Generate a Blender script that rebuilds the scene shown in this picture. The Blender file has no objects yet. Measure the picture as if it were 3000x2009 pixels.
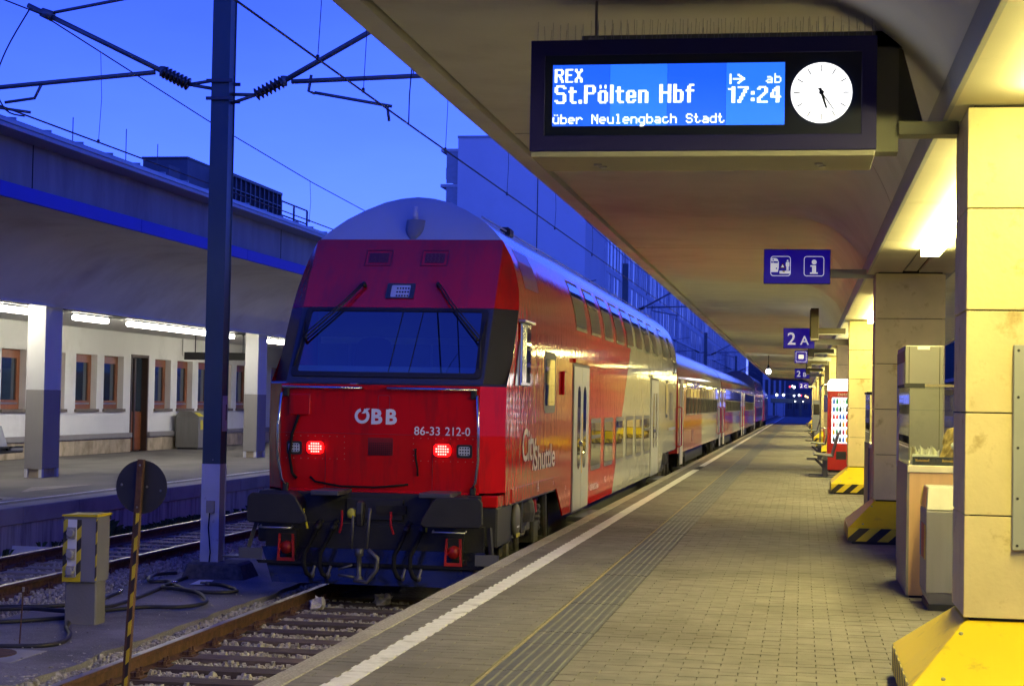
import bpy, math, random
from mathutils import Vector, Matrix
random.seed(7)
S = bpy.context.scene
COL = S.collection

# ------------------------------------------------------------------ camera, sky, exposure
EYE = 1.62
def camera_axes(f=5100., vp=(2349., 1190.), roll=1.05, w=3000, h=2009):
    r = math.radians(roll)
    dy = Vector(((vp[0]-w/2)/f, (vp[1]-h/2)/f, 1.)).normalized()
    up = Vector((math.sin(r), -math.cos(r), 0.))
    up.z = -(up.x*dy.x + up.y*dy.y)/dy.z
    up.normalize()
    dx = dy.cross(up)
    # rows of the camera matrix: camera right, camera up, camera back in world terms
    right = Vector((dx.x, dy.x, up.x)); down = Vector((dx.y, dy.y, up.y)); fwd = Vector((dx.z, dy.z, up.z))
    return right, -down, -fwd
right, upv, back = camera_axes()
cd = bpy.data.cameras.new('camera'); cam = bpy.data.objects.new('camera', cd); COL.objects.link(cam)
cam.matrix_world = Matrix(((right.x, upv.x, back.x, 0), (right.y, upv.y, back.y, 0), (right.z, upv.z, back.z, EYE), (0, 0, 0, 1)))
cd.sensor_width = 36.; cd.lens = 36.*5100/3000; cd.clip_start = .1; cd.clip_end = 5000
cd.dof.use_dof = True; cd.dof.focus_distance = 20.; cd.dof.aperture_fstop = 8.
S.camera = cam

SKY_STRENGTH = 0.27
W = bpy.data.worlds.new('World'); S.world = W; W.use_nodes = True
nt = W.node_tree; nt.nodes.clear()
sky = nt.nodes.new('ShaderNodeTexSky'); sky.sky_type = 'NISHITA'; sky.sun_disc = False
sky.sun_elevation = math.radians(30); sky.sun_rotation = math.radians(180); sky.altitude = 200; sky.air_density = 1.; sky.dust_density = 0.; sky.ozone_density = 6.
mul = nt.nodes.new('ShaderNodeMix'); mul.data_type = 'RGBA'; mul.blend_type = 'MULTIPLY'; mul.inputs['Factor'].default_value = 1.
mul.inputs[7].default_value = (.155, .192, 1., 1)   # tungsten white balance: the dusk sky reads deep blue
bg = nt.nodes.new('ShaderNodeBackground'); out = nt.nodes.new('ShaderNodeOutputWorld')
bg.inputs['Strength'].default_value = SKY_STRENGTH
# thin, barely visible cloud veil over the whole sky
tcw = nt.nodes.new('ShaderNodeTexCoord'); mpw = nt.nodes.new('ShaderNodeMapping'); mpw.inputs['Scale'].default_value = (1., 1., 3.5)
nzw = nt.nodes.new('ShaderNodeTexNoise'); nzw.inputs['Scale'].default_value = 2.2; nzw.inputs['Detail'].default_value = 6; nzw.inputs['Roughness'].default_value = .55
rgw = nt.nodes.new('ShaderNodeMapRange'); rgw.inputs[1].default_value = .3; rgw.inputs[2].default_value = .7; rgw.inputs[3].default_value = .84; rgw.inputs[4].default_value = 1.14
vl = nt.nodes.new('ShaderNodeVectorMath'); vl.operation = 'SCALE'
nt.links.new(tcw.outputs['Generated'], mpw.inputs[0]); nt.links.new(mpw.outputs[0], nzw.inputs['Vector']); nt.links.new(nzw.outputs[0], rgw.inputs[0]); nt.links.new(mul.outputs[2], vl.inputs[0]); nt.links.new(rgw.outputs[0], vl.inputs['Scale'])
nt.links.new(sky.outputs[0], mul.inputs[6]); nt.links.new(vl.outputs[0], bg.inputs[0]); nt.links.new(bg.outputs[0], out.inputs[0])

S.view_settings.view_transform = 'Standard'; S.view_settings.look = 'None'; S.view_settings.exposure = 0.; S.view_settings.gamma = 1.
S.render.engine = 'CYCLES'
S.cycles.use_denoising = True
try: S.cycles.denoiser = 'OPENIMAGEDENOISE'
except Exception: pass
S.cycles.max_bounces = 7; S.cycles.diffuse_bounces = 3; S.cycles.glossy_bounces = 4; S.cycles.transmission_bounces = 6; S.cycles.transparent_max_bounces = 8
S.cycles.sample_clamp_indirect = 6.; S.cycles.caustics_reflective = False; S.cycles.caustics_refractive = False

# ------------------------------------------------------------------ materials
MATS = {}
def lin(r, g, b):
    f = lambda c: (c/255/12.92) if c/255 <= .04045 else ((c/255+.055)/1.055)**2.4
    return (f(r), f(g), f(b))
def nd(t, typ, **kw):
    n = t.nodes.new(typ)
    for k, v in kw.items(): setattr(n, k, v)
    return n
def mat(name, col, rough=.6, metal=0., var=.12, vscale=2., bump=0., bscale=40., stretch=(1, 1, 1), coat=0., spec=.5, rvar=0., dirt=None, dscale=1.5, dlo=.5, dhi=.75, rnd=0., bdist=.01, world=False):
    """plain procedural surface: colour with noise, optional dirt of its own colour, bump, gloss variation"""
    if name in MATS: return MATS[name]
    m = bpy.data.materials.new(name); m.use_nodes = True; t = m.node_tree; b = t.nodes['Principled BSDF']
    L = t.links.new
    b.inputs['Roughness'].default_value = rough; b.inputs['Metallic'].default_value = metal
    b.inputs['Coat Weight'].default_value = coat; b.inputs['Coat Roughness'].default_value = .06; b.inputs['Specular IOR Level'].default_value = spec
    tc = nd(t, 'ShaderNodeTexCoord'); mp = nd(t, 'ShaderNodeMapping'); mp.inputs['Scale'].default_value = stretch; L(nd(t, 'ShaderNodeNewGeometry').outputs['Position'] if world else tc.outputs['Object'], mp.inputs[0])
    n1 = nd(t, 'ShaderNodeTexNoise'); n1.inputs['Scale'].default_value = vscale; n1.inputs['Detail'].default_value = 5; L(mp.outputs[0], n1.inputs['Vector'])
    lo = tuple(max(0, c*(1-var)) for c in col)+(1,); hi = tuple(min(1, c*(1+var)) for c in col)+(1,)
    mx = nd(t, 'ShaderNodeMix', data_type='RGBA'); mx.inputs[6].default_value = lo; mx.inputs[7].default_value = hi
    rp = nd(t, 'ShaderNodeMapRange'); rp.inputs[1].default_value = .3; rp.inputs[2].default_value = .7; L(n1.outputs[0], rp.inputs[0]); L(rp.outputs[0], mx.inputs[0])
    c = mx.outputs[2]
    if dirt:
        n2 = nd(t, 'ShaderNodeTexNoise'); n2.inputs['Scale'].default_value = dscale; n2.inputs['Detail'].default_value = 8; n2.inputs['Roughness'].default_value = .65; L(mp.outputs[0], n2.inputs['Vector'])
        r2 = nd(t, 'ShaderNodeMapRange'); r2.inputs[1].default_value = dlo; r2.inputs[2].default_value = dhi; L(n2.outputs[0], r2.inputs[0])
        m2 = nd(t, 'ShaderNodeMix', data_type='RGBA'); m2.inputs[7].default_value = tuple(dirt)+(1,); L(r2.outputs[0], m2.inputs[0]); L(c, m2.inputs[6]); c = m2.outputs[2]
    if rnd:
        oi = nd(t, 'ShaderNodeObjectInfo'); r3 = nd(t, 'ShaderNodeMapRange'); r3.inputs[3].default_value = 1-rnd; r3.inputs[4].default_value = 1+rnd; L(oi.outputs['Random'], r3.inputs[0])
        m3 = nd(t, 'ShaderNodeMix', data_type='RGBA', blend_type='MULTIPLY'); m3.inputs[0].default_value = 1; L(c, m3.inputs[6]); L(r3.outputs[0], m3.inputs[7]); c = m3.outputs[2]
    L(c, b.inputs['Base Color'])
    if rvar:
        r4 = nd(t, 'ShaderNodeMapRange'); r4.inputs[3].default_value = max(.02, rough-rvar); r4.inputs[4].default_value = min(1, rough+rvar); L(n1.outputs[0], r4.inputs[0]); L(r4.outputs[0], b.inputs['Roughness'])
    if bump:
        n3 = nd(t, 'ShaderNodeTexNoise'); n3.inputs['Scale'].default_value = bscale; n3.inputs['Detail'].default_value = 4; L(mp.outputs[0], n3.inputs['Vector'])
        bp = nd(t, 'ShaderNodeBump'); bp.inputs['Strength'].default_value = bump; bp.inputs['Distance'].default_value = bdist; L(n3.outputs[0], bp.inputs['Height']); L(bp.outputs[0], b.inputs['Normal'])
    MATS[name] = m; return m
def emit(name, col, s):
    if name in MATS: return MATS[name]
    m = bpy.data.materials.new(name); m.use_nodes = True; b = m.node_tree.nodes['Principled BSDF']
    b.inputs['Base Color'].default_value = tuple(col)+(1,); b.inputs['Emission Color'].default_value = tuple(col)+(1,); b.inputs['Emission Strength'].default_value = s
    MATS[name] = m; return m
def stripes(name, ca, cb, period, ang=45., axis='x', rough=.45, wear=None):
    """hazard stripes: diagonal bands in the plane of the face (x or y horizontally, z up)"""
    m = bpy.data.materials.new(name); m.use_nodes = True; t = m.node_tree; b = t.nodes['Principled BSDF']; L = t.links.new
    tc = nd(t, 'ShaderNodeTexCoord'); sp = nd(t, 'ShaderNodeSeparateXYZ'); L(tc.outputs['Object'], sp.inputs[0])
    s = math.sin(math.radians(ang)); c = math.cos(math.radians(ang))
    sm = nd(t, 'ShaderNodeMath', operation='ADD') ; L(sp.outputs[0], sm.inputs[0]); L(sp.outputs[1], sm.inputs[1])
    a1 = nd(t, 'ShaderNodeMath', operation='MULTIPLY'); L(sm.outputs[0], a1.inputs[0]); a1.inputs[1].default_value = c/period
    a2 = nd(t, 'ShaderNodeMath', operation='MULTIPLY_ADD'); L(sp.outputs[2], a2.inputs[0]); a2.inputs[1].default_value = -s/period; L(a1.outputs[0], a2.inputs[2])
    fr = nd(t, 'ShaderNodeMath', operation='FRACT'); L(a2.outputs[0], fr.inputs[0])
    gt = nd(t, 'ShaderNodeMath', operation='GREATER_THAN'); L(fr.outputs[0], gt.inputs[0]); gt.inputs[1].default_value = .5
    mx = nd(t, 'ShaderNodeMix', data_type='RGBA'); mx.inputs[6].default_value = tuple(ca)+(1,); mx.inputs[7].default_value = tuple(cb)+(1,); L(gt.outputs[0], mx.inputs[0])
    n2 = nd(t, 'ShaderNodeTexNoise'); n2.inputs['Scale'].default_value = 9; n2.inputs['Detail'].default_value = 6; L(tc.outputs['Object'], n2.inputs['Vector'])
    r2 = nd(t, 'ShaderNodeMapRange'); r2.inputs[1].default_value = .35; r2.inputs[2].default_value = .8; r2.inputs[4].default_value = .45 if wear else .2; L(n2.outputs[0], r2.inputs[0])
    m2 = nd(t, 'ShaderNodeMix', data_type='RGBA'); m2.inputs[7].default_value = tuple(wear or (.15, .1, .02))+(1,); L(r2.outputs[0], m2.inputs[0]); L(mx.outputs[2], m2.inputs[6])
    L(m2.outputs[2], b.inputs['Base Color']); b.inputs['Roughness'].default_value = rough
    MATS[name] = m; return m
def livery(name, side, other, roofc, split_y, slope, roof_z, streak=.05, cream_from=None):
    """glossy coach paint: `side` colour up to a diagonal dividing line, `other` behind it, roof colour above roof_z (object space)"""
    m = bpy.data.materials.new(name); m.use_nodes = True; t = m.node_tree; b = t.nodes['Principled BSDF']; L = t.links.new
    tc = nd(t, 'ShaderNodeTexCoord'); sp = nd(t, 'ShaderNodeSeparateXYZ'); L(tc.outputs['Object'], sp.inputs[0])
    a = nd(t, 'ShaderNodeMath', operation='MULTIPLY_ADD'); L(sp.outputs[2], a.inputs[0]); a.inputs[1].default_value = -slope; L(sp.outputs[1], a.inputs[2])
    g = nd(t, 'ShaderNodeMath', operation='GREATER_THAN'); L(a.outputs[0], g.inputs[0]); g.inputs[1].default_value = split_y
    mx = nd(t, 'ShaderNodeMix', data_type='RGBA'); mx.inputs[6].default_value = tuple(side)+(1,); mx.inputs[7].default_value = tuple(other)+(1,); L(g.outputs[0], mx.inputs[0])
    g2 = nd(t, 'ShaderNodeMath', operation='GREATER_THAN'); L(sp.outputs[2], g2.inputs[0]); g2.inputs[1].default_value = roof_z
    m2 = nd(t, 'ShaderNodeMix', data_type='RGBA'); m2.inputs[7].default_value = tuple(roofc)+(1,); L(mx.outputs[2], m2.inputs[6]); L(g2.outputs[0], m2.inputs[0])
    mp = nd(t, 'ShaderNodeMapping'); mp.inputs['Scale'].default_value = (1, 5., .35); L(tc.outputs['Object'], mp.inputs[0])
    n = nd(t, 'ShaderNodeTexNoise'); n.inputs['Scale'].default_value = 1.6; n.inputs['Detail'].default_value = 5; L(mp.outputs[0], n.inputs['Vector'])
    dr = nd(t, 'ShaderNodeMapRange'); dr.inputs[1].default_value = .45; dr.inputs[2].default_value = .85; dr.inputs[4].default_value = .16; L(n.outputs[0], dr.inputs[0])
    m3 = nd(t, 'ShaderNodeMix', data_type='RGBA'); m3.inputs[7].default_value = (.1, .07, .05, 1); L(m2.outputs[2], m3.inputs[6]); L(dr.outputs[0], m3.inputs[0])
    L(m3.outputs[2], b.inputs['Base Color'])
    mp2 = nd(t, 'ShaderNodeMapping'); mp2.inputs['Scale'].default_value = (1, 4.2, 1.3); L(tc.outputs['Object'], mp2.inputs[0])
    n2 = nd(t, 'ShaderNodeTexNoise'); n2.inputs['Scale'].default_value = 1.4; n2.inputs['Detail'].default_value = 3; L(mp2.outputs[0], n2.inputs['Vector'])
    bp = nd(t, 'ShaderNodeBump'); bp.inputs['Strength'].default_value = 1.; bp.inputs['Distance'].default_value = streak; L(n2.outputs[0], bp.inputs['Height']); L(bp.outputs[0], b.inputs['Normal'])
    r = nd(t, 'ShaderNodeMapRange'); r.inputs[3].default_value = .03; r.inputs[4].default_value = .10; L(n.outputs[0], r.inputs[0]); L(r.outputs[0], b.inputs['Roughness'])
    b.inputs['Specular IOR Level'].default_value = .2
    MATS[name] = m; return m
def glass(name, tint=(.9, .95, .95), ior=1.45):
    m = bpy.data.materials.new(name); m.use_nodes = True; t = m.node_tree; L = t.links.new; b = t.nodes['Principled BSDF']; o = t.nodes['Material Output']
    b.inputs['Base Color'].default_value = (.02, .02, .02, 1); b.inputs['Roughness'].default_value = .02
    tr = nd(t, 'ShaderNodeBsdfTransparent'); tr.inputs[0].default_value = tuple(tint)+(1,); gl = nd(t, 'ShaderNodeBsdfGlossy'); gl.inputs['Roughness'].default_value = .01
    lw = nd(t, 'ShaderNodeLayerWeight'); lw.inputs[0].default_value = .5; r0 = ((ior-1)/(ior+1))**2*2      # Schlick, the same from both sides
    pw = nd(t, 'ShaderNodeMath', operation='POWER'); L(lw.outputs['Facing'], pw.inputs[0]); pw.inputs[1].default_value = 4.
    ma = nd(t, 'ShaderNodeMath', operation='MULTIPLY_ADD'); L(pw.outputs[0], ma.inputs[0]); ma.inputs[1].default_value = 1-r0; ma.inputs[2].default_value = r0
    mx = nd(t, 'ShaderNodeMixShader'); L(ma.outputs[0], mx.inputs[0]); L(tr.outputs[0], mx.inputs[1]); L(gl.outputs[0], mx.inputs[2]); L(mx.outputs[0], o.inputs[0])
    MATS[name] = m; return m

# ------------------------------------------------------------------ geometry helpers (world coordinates)
ORG = {}
class MB:
    def __init__(s): s.v = []; s.f = []
    def add(s, vs, fs):
        o = len(s.v); s.v += [tuple(v) for v in vs]; s.f += [tuple(i+o for i in f) for f in fs]; return s
    def box(s, x0, x1, y0, y1, z0, z1):
        return s.add([(x0,y0,z0),(x1,y0,z0),(x1,y1,z0),(x0,y1,z0),(x0,y0,z1),(x1,y0,z1),(x1,y1,z1),(x0,y1,z1)],
                     [(3,2,1,0),(4,5,6,7),(0,1,5,4),(1,2,6,5),(2,3,7,6),(3,0,4,7)])
    def cbox(s, c, d): return s.box(c[0]-d[0]/2, c[0]+d[0]/2, c[1]-d[1]/2, c[1]+d[1]/2, c[2]-d[2]/2, c[2]+d[2]/2)
    def frustum(s, b0, b1, z0, z1):
        """boxes (x0,x1,y0,y1) at z0 and z1"""
        r = lambda b, z: [(b[0],b[2],z),(b[1],b[2],z),(b[1],b[3],z),(b[0],b[3],z)]
        return s.add(r(b0,z0)+r(b1,z1), [(3,2,1,0),(4,5,6,7),(0,1,5,4),(1,2,6,5),(2,3,7,6),(3,0,4,7)])
    def bar(s, p, q, w, h=None):
        """square bar from p to q"""
        return s.tube([p, q], (w/2)*1.414, 4, ph=math.pi/4, hscale=(h or w)/w)
    def tube(s, path, r, n=8, ph=0., caps=True, hscale=1., closed=False):
        P = [Vector(p) for p in path]; rs = r if isinstance(r, (list, tuple)) else [r]*len(P); o = len(s.v); prev = None
        for i, p in enumerate(P):
            a = P[i-1] if (i > 0 or closed) else p; b = P[(i+1) % len(P)] if (i < len(P)-1 or closed) else p
            d = (b-a).normalized()
            if prev is None:
                ref = Vector((0,0,1)) if abs(d.z) < .95 else Vector((0,1,0))
                u = d.cross(ref).normalized()
            else:
                u = (prev - d*prev.dot(d)).normalized()
            prev = u; w = u.cross(d)
            for k in range(n):
                t = ph + 2*math.pi*k/n
                s.v.append(tuple(p + u*math.cos(t)*rs[i] + w*math.sin(t)*rs[i]*hscale))
        m = len(P)
        for i in range(m if closed else m-1):
            for k in range(n):
                a = o+i*n+k; b = o+i*n+(k+1) % n; c = o+((i+1) % m)*n+(k+1) % n; d = o+((i+1) % m)*n+k
                s.f.append((a, b, c, d))
        if caps and not closed:
            s.f.append(tuple(o+k for k in range(n-1,-1,-1))); s.f.append(tuple(o+(m-1)*n+k for k in range(n)))
        return s
    def lathe(s, c, axis, prof, n=20):
        """profile list of (dist along axis, radius)"""
        ax = Vector(axis).normalized(); ref = Vector((0,0,1)) if abs(ax.z) < .9 else Vector((1,0,0)); u = ax.cross(ref).normalized(); w = ax.cross(u); c = Vector(c); o = len(s.v)
        for d, r in prof:
            for k in range(n):
                t = 2*math.pi*k/n; s.v.append(tuple(c + ax*d + u*r*math.cos(t) + w*r*math.sin(t)))
        for i in range(len(prof)-1):
            for k in range(n): s.f.append((o+i*n+k, o+i*n+(k+1) % n, o+(i+1)*n+(k+1) % n, o+(i+1)*n+k))
        s.f.append(tuple(o+k for k in range(n-1,-1,-1))); s.f.append(tuple(o+(len(prof)-1)*n+k for k in range(n)))
        return s
    def prism(s, pts, fn, d):
        """polygon pts (a,b) mapped by fn(a,b)->world, extruded by vector d"""
        A = [Vector(fn(*p)) for p in pts]; D = Vector(d); n = len(A)
        return s.add(A+[a+D for a in A], [tuple(range(n)), tuple(range(2*n-1, n-1, -1))]+[(i, n+i, n+(i+1) % n, (i+1) % n) for i in range(n)])
    def quad(s, a, b, c, d): return s.add([a,b,c,d], [(0,1,2,3)])
    def grid(s, rows):
        o = len(s.v); m = len(rows[0])
        for r in rows: s.v += [tuple(p) for p in r]
        for i in range(len(rows)-1):
            for k in range(m-1): s.f.append((o+i*m+k, o+i*m+k+1, o+(i+1)*m+k+1, o+(i+1)*m+k))
        return s
    def mesh(s, name, m, smooth=False, org=(0,0,0), ang=None):
        me = bpy.data.meshes.new(name); ox, oy, oz = org
        me.from_pydata([(v[0]-ox, v[1]-oy, v[2]-oz) for v in s.v], [], s.f)
        me.materials.append(MATS[m] if isinstance(m, str) else m)
        if smooth: me.polygons.foreach_set('use_smooth', [True]*len(me.polygons))
        me.update(); return me
    def build(s, name, m, parent=None, smooth=False, bevel=0., seg=1, org=None):
        og = ORG.get(parent.name, (0,0,0)) if parent else (org or (0,0,0))
        me = s.mesh(name, m, smooth, og); o = bpy.data.objects.new(name, me); COL.objects.link(o)
        if parent: o.parent = parent
        else: o.location = og
        ORG[o.name] = og
        if bevel:
            b = o.modifiers.new('bevel', 'BEVEL'); b.width = bevel; b.segments = seg; b.limit_method = 'ANGLE'; b.angle_limit = math.radians(35)
        if smooth and bevel == 0:
            pass
        return o
def tag(o, label=None, cat=None, group=None, kind=None):
    if label: o['label'] = label
    if cat: o['category'] = cat
    if group: o['group'] = group
    if kind: o['kind'] = kind
    return o
def thing(name, loc, label=None, cat=None, group=None, kind=None):
    o = bpy.data.objects.new(name, None); COL.objects.link(o); o.location = loc; o.empty_display_size = .1; ORG[o.name] = tuple(loc)
    return tag(o, label, cat, group, kind)
def copy_tree(o, parent=None, loc=None, label=None, group=None):
    c = o.copy(); COL.objects.link(c); c.parent = parent
    if loc is not None: c.location = loc
    if label: c['label'] = label
    if group: c['group'] = group
    ORG[c.name] = tuple(loc) if loc is not None else ORG.get(o.name, (0,0,0))
    for ch in list(o.children): copy_tree(ch, c)
    return c
def box(name, m, parent, *a, bevel=0.): return MB().box(*a).build(name, m, parent, bevel=bevel)
def arc(c, r, a0, a1, n): return [(c[0]+r*math.cos(math.radians(a0+(a1-a0)*i/n)), c[1]+r*math.sin(math.radians(a0+(a1-a0)*i/n))) for i in range(n+1)]
def rrect(a0, a1, b0, b1, r, n=4):
    return arc((a1-r, b1-r), r, 0, 90, n)+arc((a0+r, b1-r), r, 90, 180, n)+arc((a0+r, b0+r), r, 180, 270, n)+arc((a1-r, b0+r), r, 270, 360, n)
def frame_prism(mb, outer, inner, fn, d):
    """ring between two loops of equal length, extruded by d"""
    D = Vector(d); n = len(outer); A = [Vector(fn(*p)) for p in outer]; B = [Vector(fn(*p)) for p in inner]; V = A+B+[a+D for a in A]+[b+D for b in B]; F = []
    for i in range(n):
        j = (i+1) % n
        F += [(i, j, n+j, n+i), (2*n+j, 2*n+i, 3*n+i, 3*n+j), (i, 2*n+i, 2*n+j, j), (n+j, 3*n+j, 3*n+i, n+i)]
    return mb.add(V, F)
def text(name, body, m, parent, o, u, v, size, bold=0., xs=1., extr=.002, align='LEFT', shear=0., spacing=1., width=None):
    """lettering in the built-in face, lying in the plane (u, v) with its baseline at o"""
    cu = bpy.data.curves.new('t', 'FONT'); cu.body = body; cu.size = 1.; cu.offset = bold; cu.align_x = align; cu.shear = shear; cu.space_character = spacing; cu.resolution_u = 3; cu.extrude = 0
    ob = bpy.data.objects.new('t', cu); COL.objects.link(ob); dg = bpy.context.evaluated_depsgraph_get()
    me = bpy.data.meshes.new_from_object(ob.evaluated_get(dg)); bpy.data.objects.remove(ob)
    u = Vector(u); v = Vector(v); n = u.cross(v).normalized(); o = Vector(o); k = size/.72
    if width:
        x0_ = min(p.co.x for p in me.vertices); x1_ = max(p.co.x for p in me.vertices); xs = width/((x1_-x0_)*k)
    mb = MB(); mb.v = [tuple(o + u*p.co.x*k*xs + v*p.co.y*k + n*extr) for p in me.vertices]; mb.f = [tuple(p.vertices) for p in me.polygons]
    bpy.data.meshes.remove(me); return mb.build(name, m, parent)
def dup_obj(o, parent, loc, name=None):
    c = o.copy(); COL.objects.link(c); c.parent = parent; c.location = loc; return c

# ------------------------------------------------------------------ palette
mat('dirt', (.10,.09,.08), .95, bump=.6, bscale=12, var=.3)
mat('asphalt', (.21,.195,.19), .9, var=.3, vscale=1.2, bump=1., bscale=70, bdist=.012, dirt=(.09,.082,.08), dscale=.8, dlo=.5, dhi=.72, world=True)
mat('ballast', (.16,.14,.12), .95, var=.45, vscale=22, bump=1., bscale=28, bdist=.05)
mat('paver', (.180,.166,.148), .82, var=.16, vscale=5., bump=.4, bscale=160, bdist=.003, dirt=(.10,.088,.074), dscale=.55, dlo=.46, dhi=.74, world=True, spec=.3)
def spots(m, scale, thr, col, amt=.8):
    """small trodden-in spots (gum, drips) scattered on a surface"""
    t = m.node_tree; L = t.links.new; b = t.nodes['Principled BSDF']; src = b.inputs['Base Color'].links[0].from_socket
    g = nd(t, 'ShaderNodeNewGeometry'); v = nd(t, 'ShaderNodeTexVoronoi'); v.inputs['Scale'].default_value = scale; L(g.outputs['Position'], v.inputs['Vector'])
    lt = nd(t, 'ShaderNodeMapRange'); lt.inputs[1].default_value = thr; lt.inputs[2].default_value = thr*.6; lt.inputs[3].default_value = 0; lt.inputs[4].default_value = amt; L(v.outputs['Distance'], lt.inputs[0])
    mx = nd(t, 'ShaderNodeMix', data_type='RGBA'); mx.inputs[7].default_value = tuple(col)+(1,); L(lt.outputs[0], mx.inputs[0]); L(src, mx.inputs[6]); L(mx.outputs[2], b.inputs['Base Color'])
spots(MATS['paver'], 2.6, .055, (.10,.09,.08)); spots(MATS['paver'], 1.3, .025, (.42,.40,.36), .7); spots(MATS['asphalt'], 38., .22, (.42,.40,.40), .75); spots(MATS['asphalt'], 29., .2, (.05,.05,.05), .7)
mat('paver_white', (.74,.72,.68), .75, var=.1, vscale=9, dirt=(.35,.32,.27), dscale=5, dlo=.55, dhi=.75, world=True)
mat('coping', (.34,.31,.26), .9, var=.4, vscale=60, bump=.5, bscale=80, bdist=.004, world=True, dirt=(.2,.17,.13), dscale=1.)
mat('tactile', (.085,.085,.09), .7, var=.2, vscale=6, dirt=(.19,.17,.13), dscale=3, dlo=.58, dhi=.74, world=True)
mat('sand', (.30,.25,.14), .95, var=.3, vscale=20)
mat('concrete', (.36,.34,.30), .9, var=.12, vscale=1.5, bump=.25, bscale=60, dirt=(.17,.155,.13), dscale=.9, dlo=.5, dhi=.8)
mat('concrete_streak', (.44,.43,.41), .92, var=.15, stretch=(1,2.5,.25), vscale=2.5, bump=.3, bscale=30, dirt=(.12,.115,.11), dscale=2.2, dlo=.46, dhi=.72)
mat('plaster', (.80,.80,.73), .9, var=.045, vscale=1.3, bump=.12, bscale=70, dirt=(.52,.49,.41), dscale=.45, dlo=.52, dhi=.85)
mat('plaster_white', (.86,.85,.80), .9, var=.03, vscale=1., bump=.1, bscale=80, dirt=(.6,.58,.52), dscale=.6, dlo=.55, dhi=.9)
mat('paint_grey', (.30,.28,.26), .7, var=.06, bump=.06, bscale=90)
mat('paint_light', (.72,.71,.68), .75, var=.04, bump=.06, bscale=90)
mat('soffit', (.62,.58,.44), .55, var=.06, vscale=.8, dirt=(.3,.27,.16), dscale=1.1, dlo=.6, dhi=.95)
mat('fascia', (.34,.35,.36), .45, var=.06, vscale=1., metal=.0)
mat('gap', (.02,.018,.015), .95, var=.2)
mat('edge_dark', (.04,.035,.03), .9, var=.3)
mat('stone', (.66,.55,.28), .62, var=.12, vscale=2.4, bump=.5, bscale=30, bdist=.005, dirt=(.36,.25,.09), dscale=6., dlo=.57, dhi=.74, spec=.35)
mat('guard', (.74,.55,.015), .5, spec=.3, var=.06, dirt=(.30,.22,.06), dscale=5, dlo=.58, dhi=.8, rvar=.1)
mat('black', (.015,.015,.015), .6, var=.2)
stripes('hazard', (.72,.54,.02), (.012,.012,.012), .17, 48)
mat('steel', (.42,.42,.42), .32, .9, var=.12, vscale=3)
mat('steel_dark', (.10,.10,.105), .5, .5, var=.2)
mat('rust', (.10,.045,.025), .85, var=.35, vscale=14, bump=.4, bscale=60, dirt=(.045,.025,.018), dscale=6)
mat('rail_top', (.30,.25,.21), .35, .8, var=.25, vscale=6)
mat('sleeper', (.085,.06,.055), .85, var=.3, vscale=4, stretch=(1,9,4), bump=.6, bscale=9, dirt=(.16,.13,.11), dscale=3, dlo=.5, dhi=.7, rnd=.25)
mat('wood_brown', (.28,.085,.022), .45, var=.2, vscale=5, stretch=(4,4,.7), coat=.3)
mat('sign_blue', (.006,.004,.11), .5, var=.04)
mat('sign_white', (.75,.76,.80), .5, var=.02)
mat('tile_trav', (.50,.41,.26), .75, var=.2, vscale=3, bump=.25, bscale=30, dirt=(.25,.18,.09), dscale=2., dlo=.5, dhi=.75, rnd=.12)
mat('foliage', (.05,.09,.03), .8, var=.4, vscale=8)
LAMP = (1., .87, .30)
emit('sign_blue_lit', (.012,.003,.34), .42); emit('sign_white_lit', (.75,.76,.9), .5)
emit('lamp_warm', LAMP, 80.)
emit('lamp_white', (1., .95, .78), 42.)
Y0, PITCH, NCOL = 9.66, 11.95, 14           # first column front, column pitch along the platform
CX0, CX1, CDEP = .87, 1.70, .73             # column faces

# ------------------------------------------------------------------ ground, tracks
tag(MB().quad((-900,-60,-1.1),(900,-60,-1.1),(900,2500,-1.1),(-900,2500,-1.1)).build('ground', 'dirt'), kind='structure')
def wavy_sheet(name, m, xa, xb, ya, yb, z, amp, step=.25, seed=1):
    r = random.Random(seed); rows = []; y = ya; l = q = 0
    while y < yb:
        l = .7*l + r.uniform(-amp, amp); q = .7*q + r.uniform(-amp, amp); fade = 1 if y < 45 else 0
        rows.append([(xa+l*fade, y, z-.1), (xa+l*fade+.02, y, z), ((xa+xb)/2, y, z+.015), (xb+q*fade-.02, y, z), (xb+q*fade, y, z-.1)])
        y += step if y < 45 else 12
    return tag(MB().grid(rows).build(name, m), kind='structure')
for nm, xa, xb in (('track_bed', -6.15, -3.0), ('track_bed', -11.3, -7.7), ('track_bed', 5.6, 13.)):
    rows = []; r = random.Random(int(xa*10))
    y = -8.
    while y < 420:
        st = .22 if y < 45 else 15
        rows.append([(xa+(xb-xa)*k/14, y, -.735+r.uniform(-.02,.02)*(y < 45)-.02) for k in range(15)]); y += st
    tag(MB().grid(rows).build(nm, 'ballast', smooth=True), kind='structure')
wavy_sheet('track_walkway', 'asphalt', -7.78, -5.93, -8, 420, -.625, .035)
def rail(parent, x, y0, y1):
    top = -.55
    pts = [(-.075,-.15),(.075,-.15),(.075,-.138),(.012,-.12),(.012,-.045),(.036,-.034),(.036,-.004),(-.036,-.004),(-.036,-.034),(-.012,-.045),(-.012,-.12),(-.075,-.138)]
    r_ = MB().prism(pts, lambda a, b: (x+a, y0, top+b), (0, y1-y0, 0)).build('rail', 'rust', parent)
    MB().prism([(-.034,-.004),(.034,-.004),(.030,0),(-.030,0)], lambda a, b: (x+a, y0, top+b+.0015), (0, y1-y0, 0)).build('running_surface', 'rail_top', r_)
sl_mesh = MB().box(-1.3,1.3,-.13,.13,-.15,0).mesh('sleeper', 'sleeper')
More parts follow.
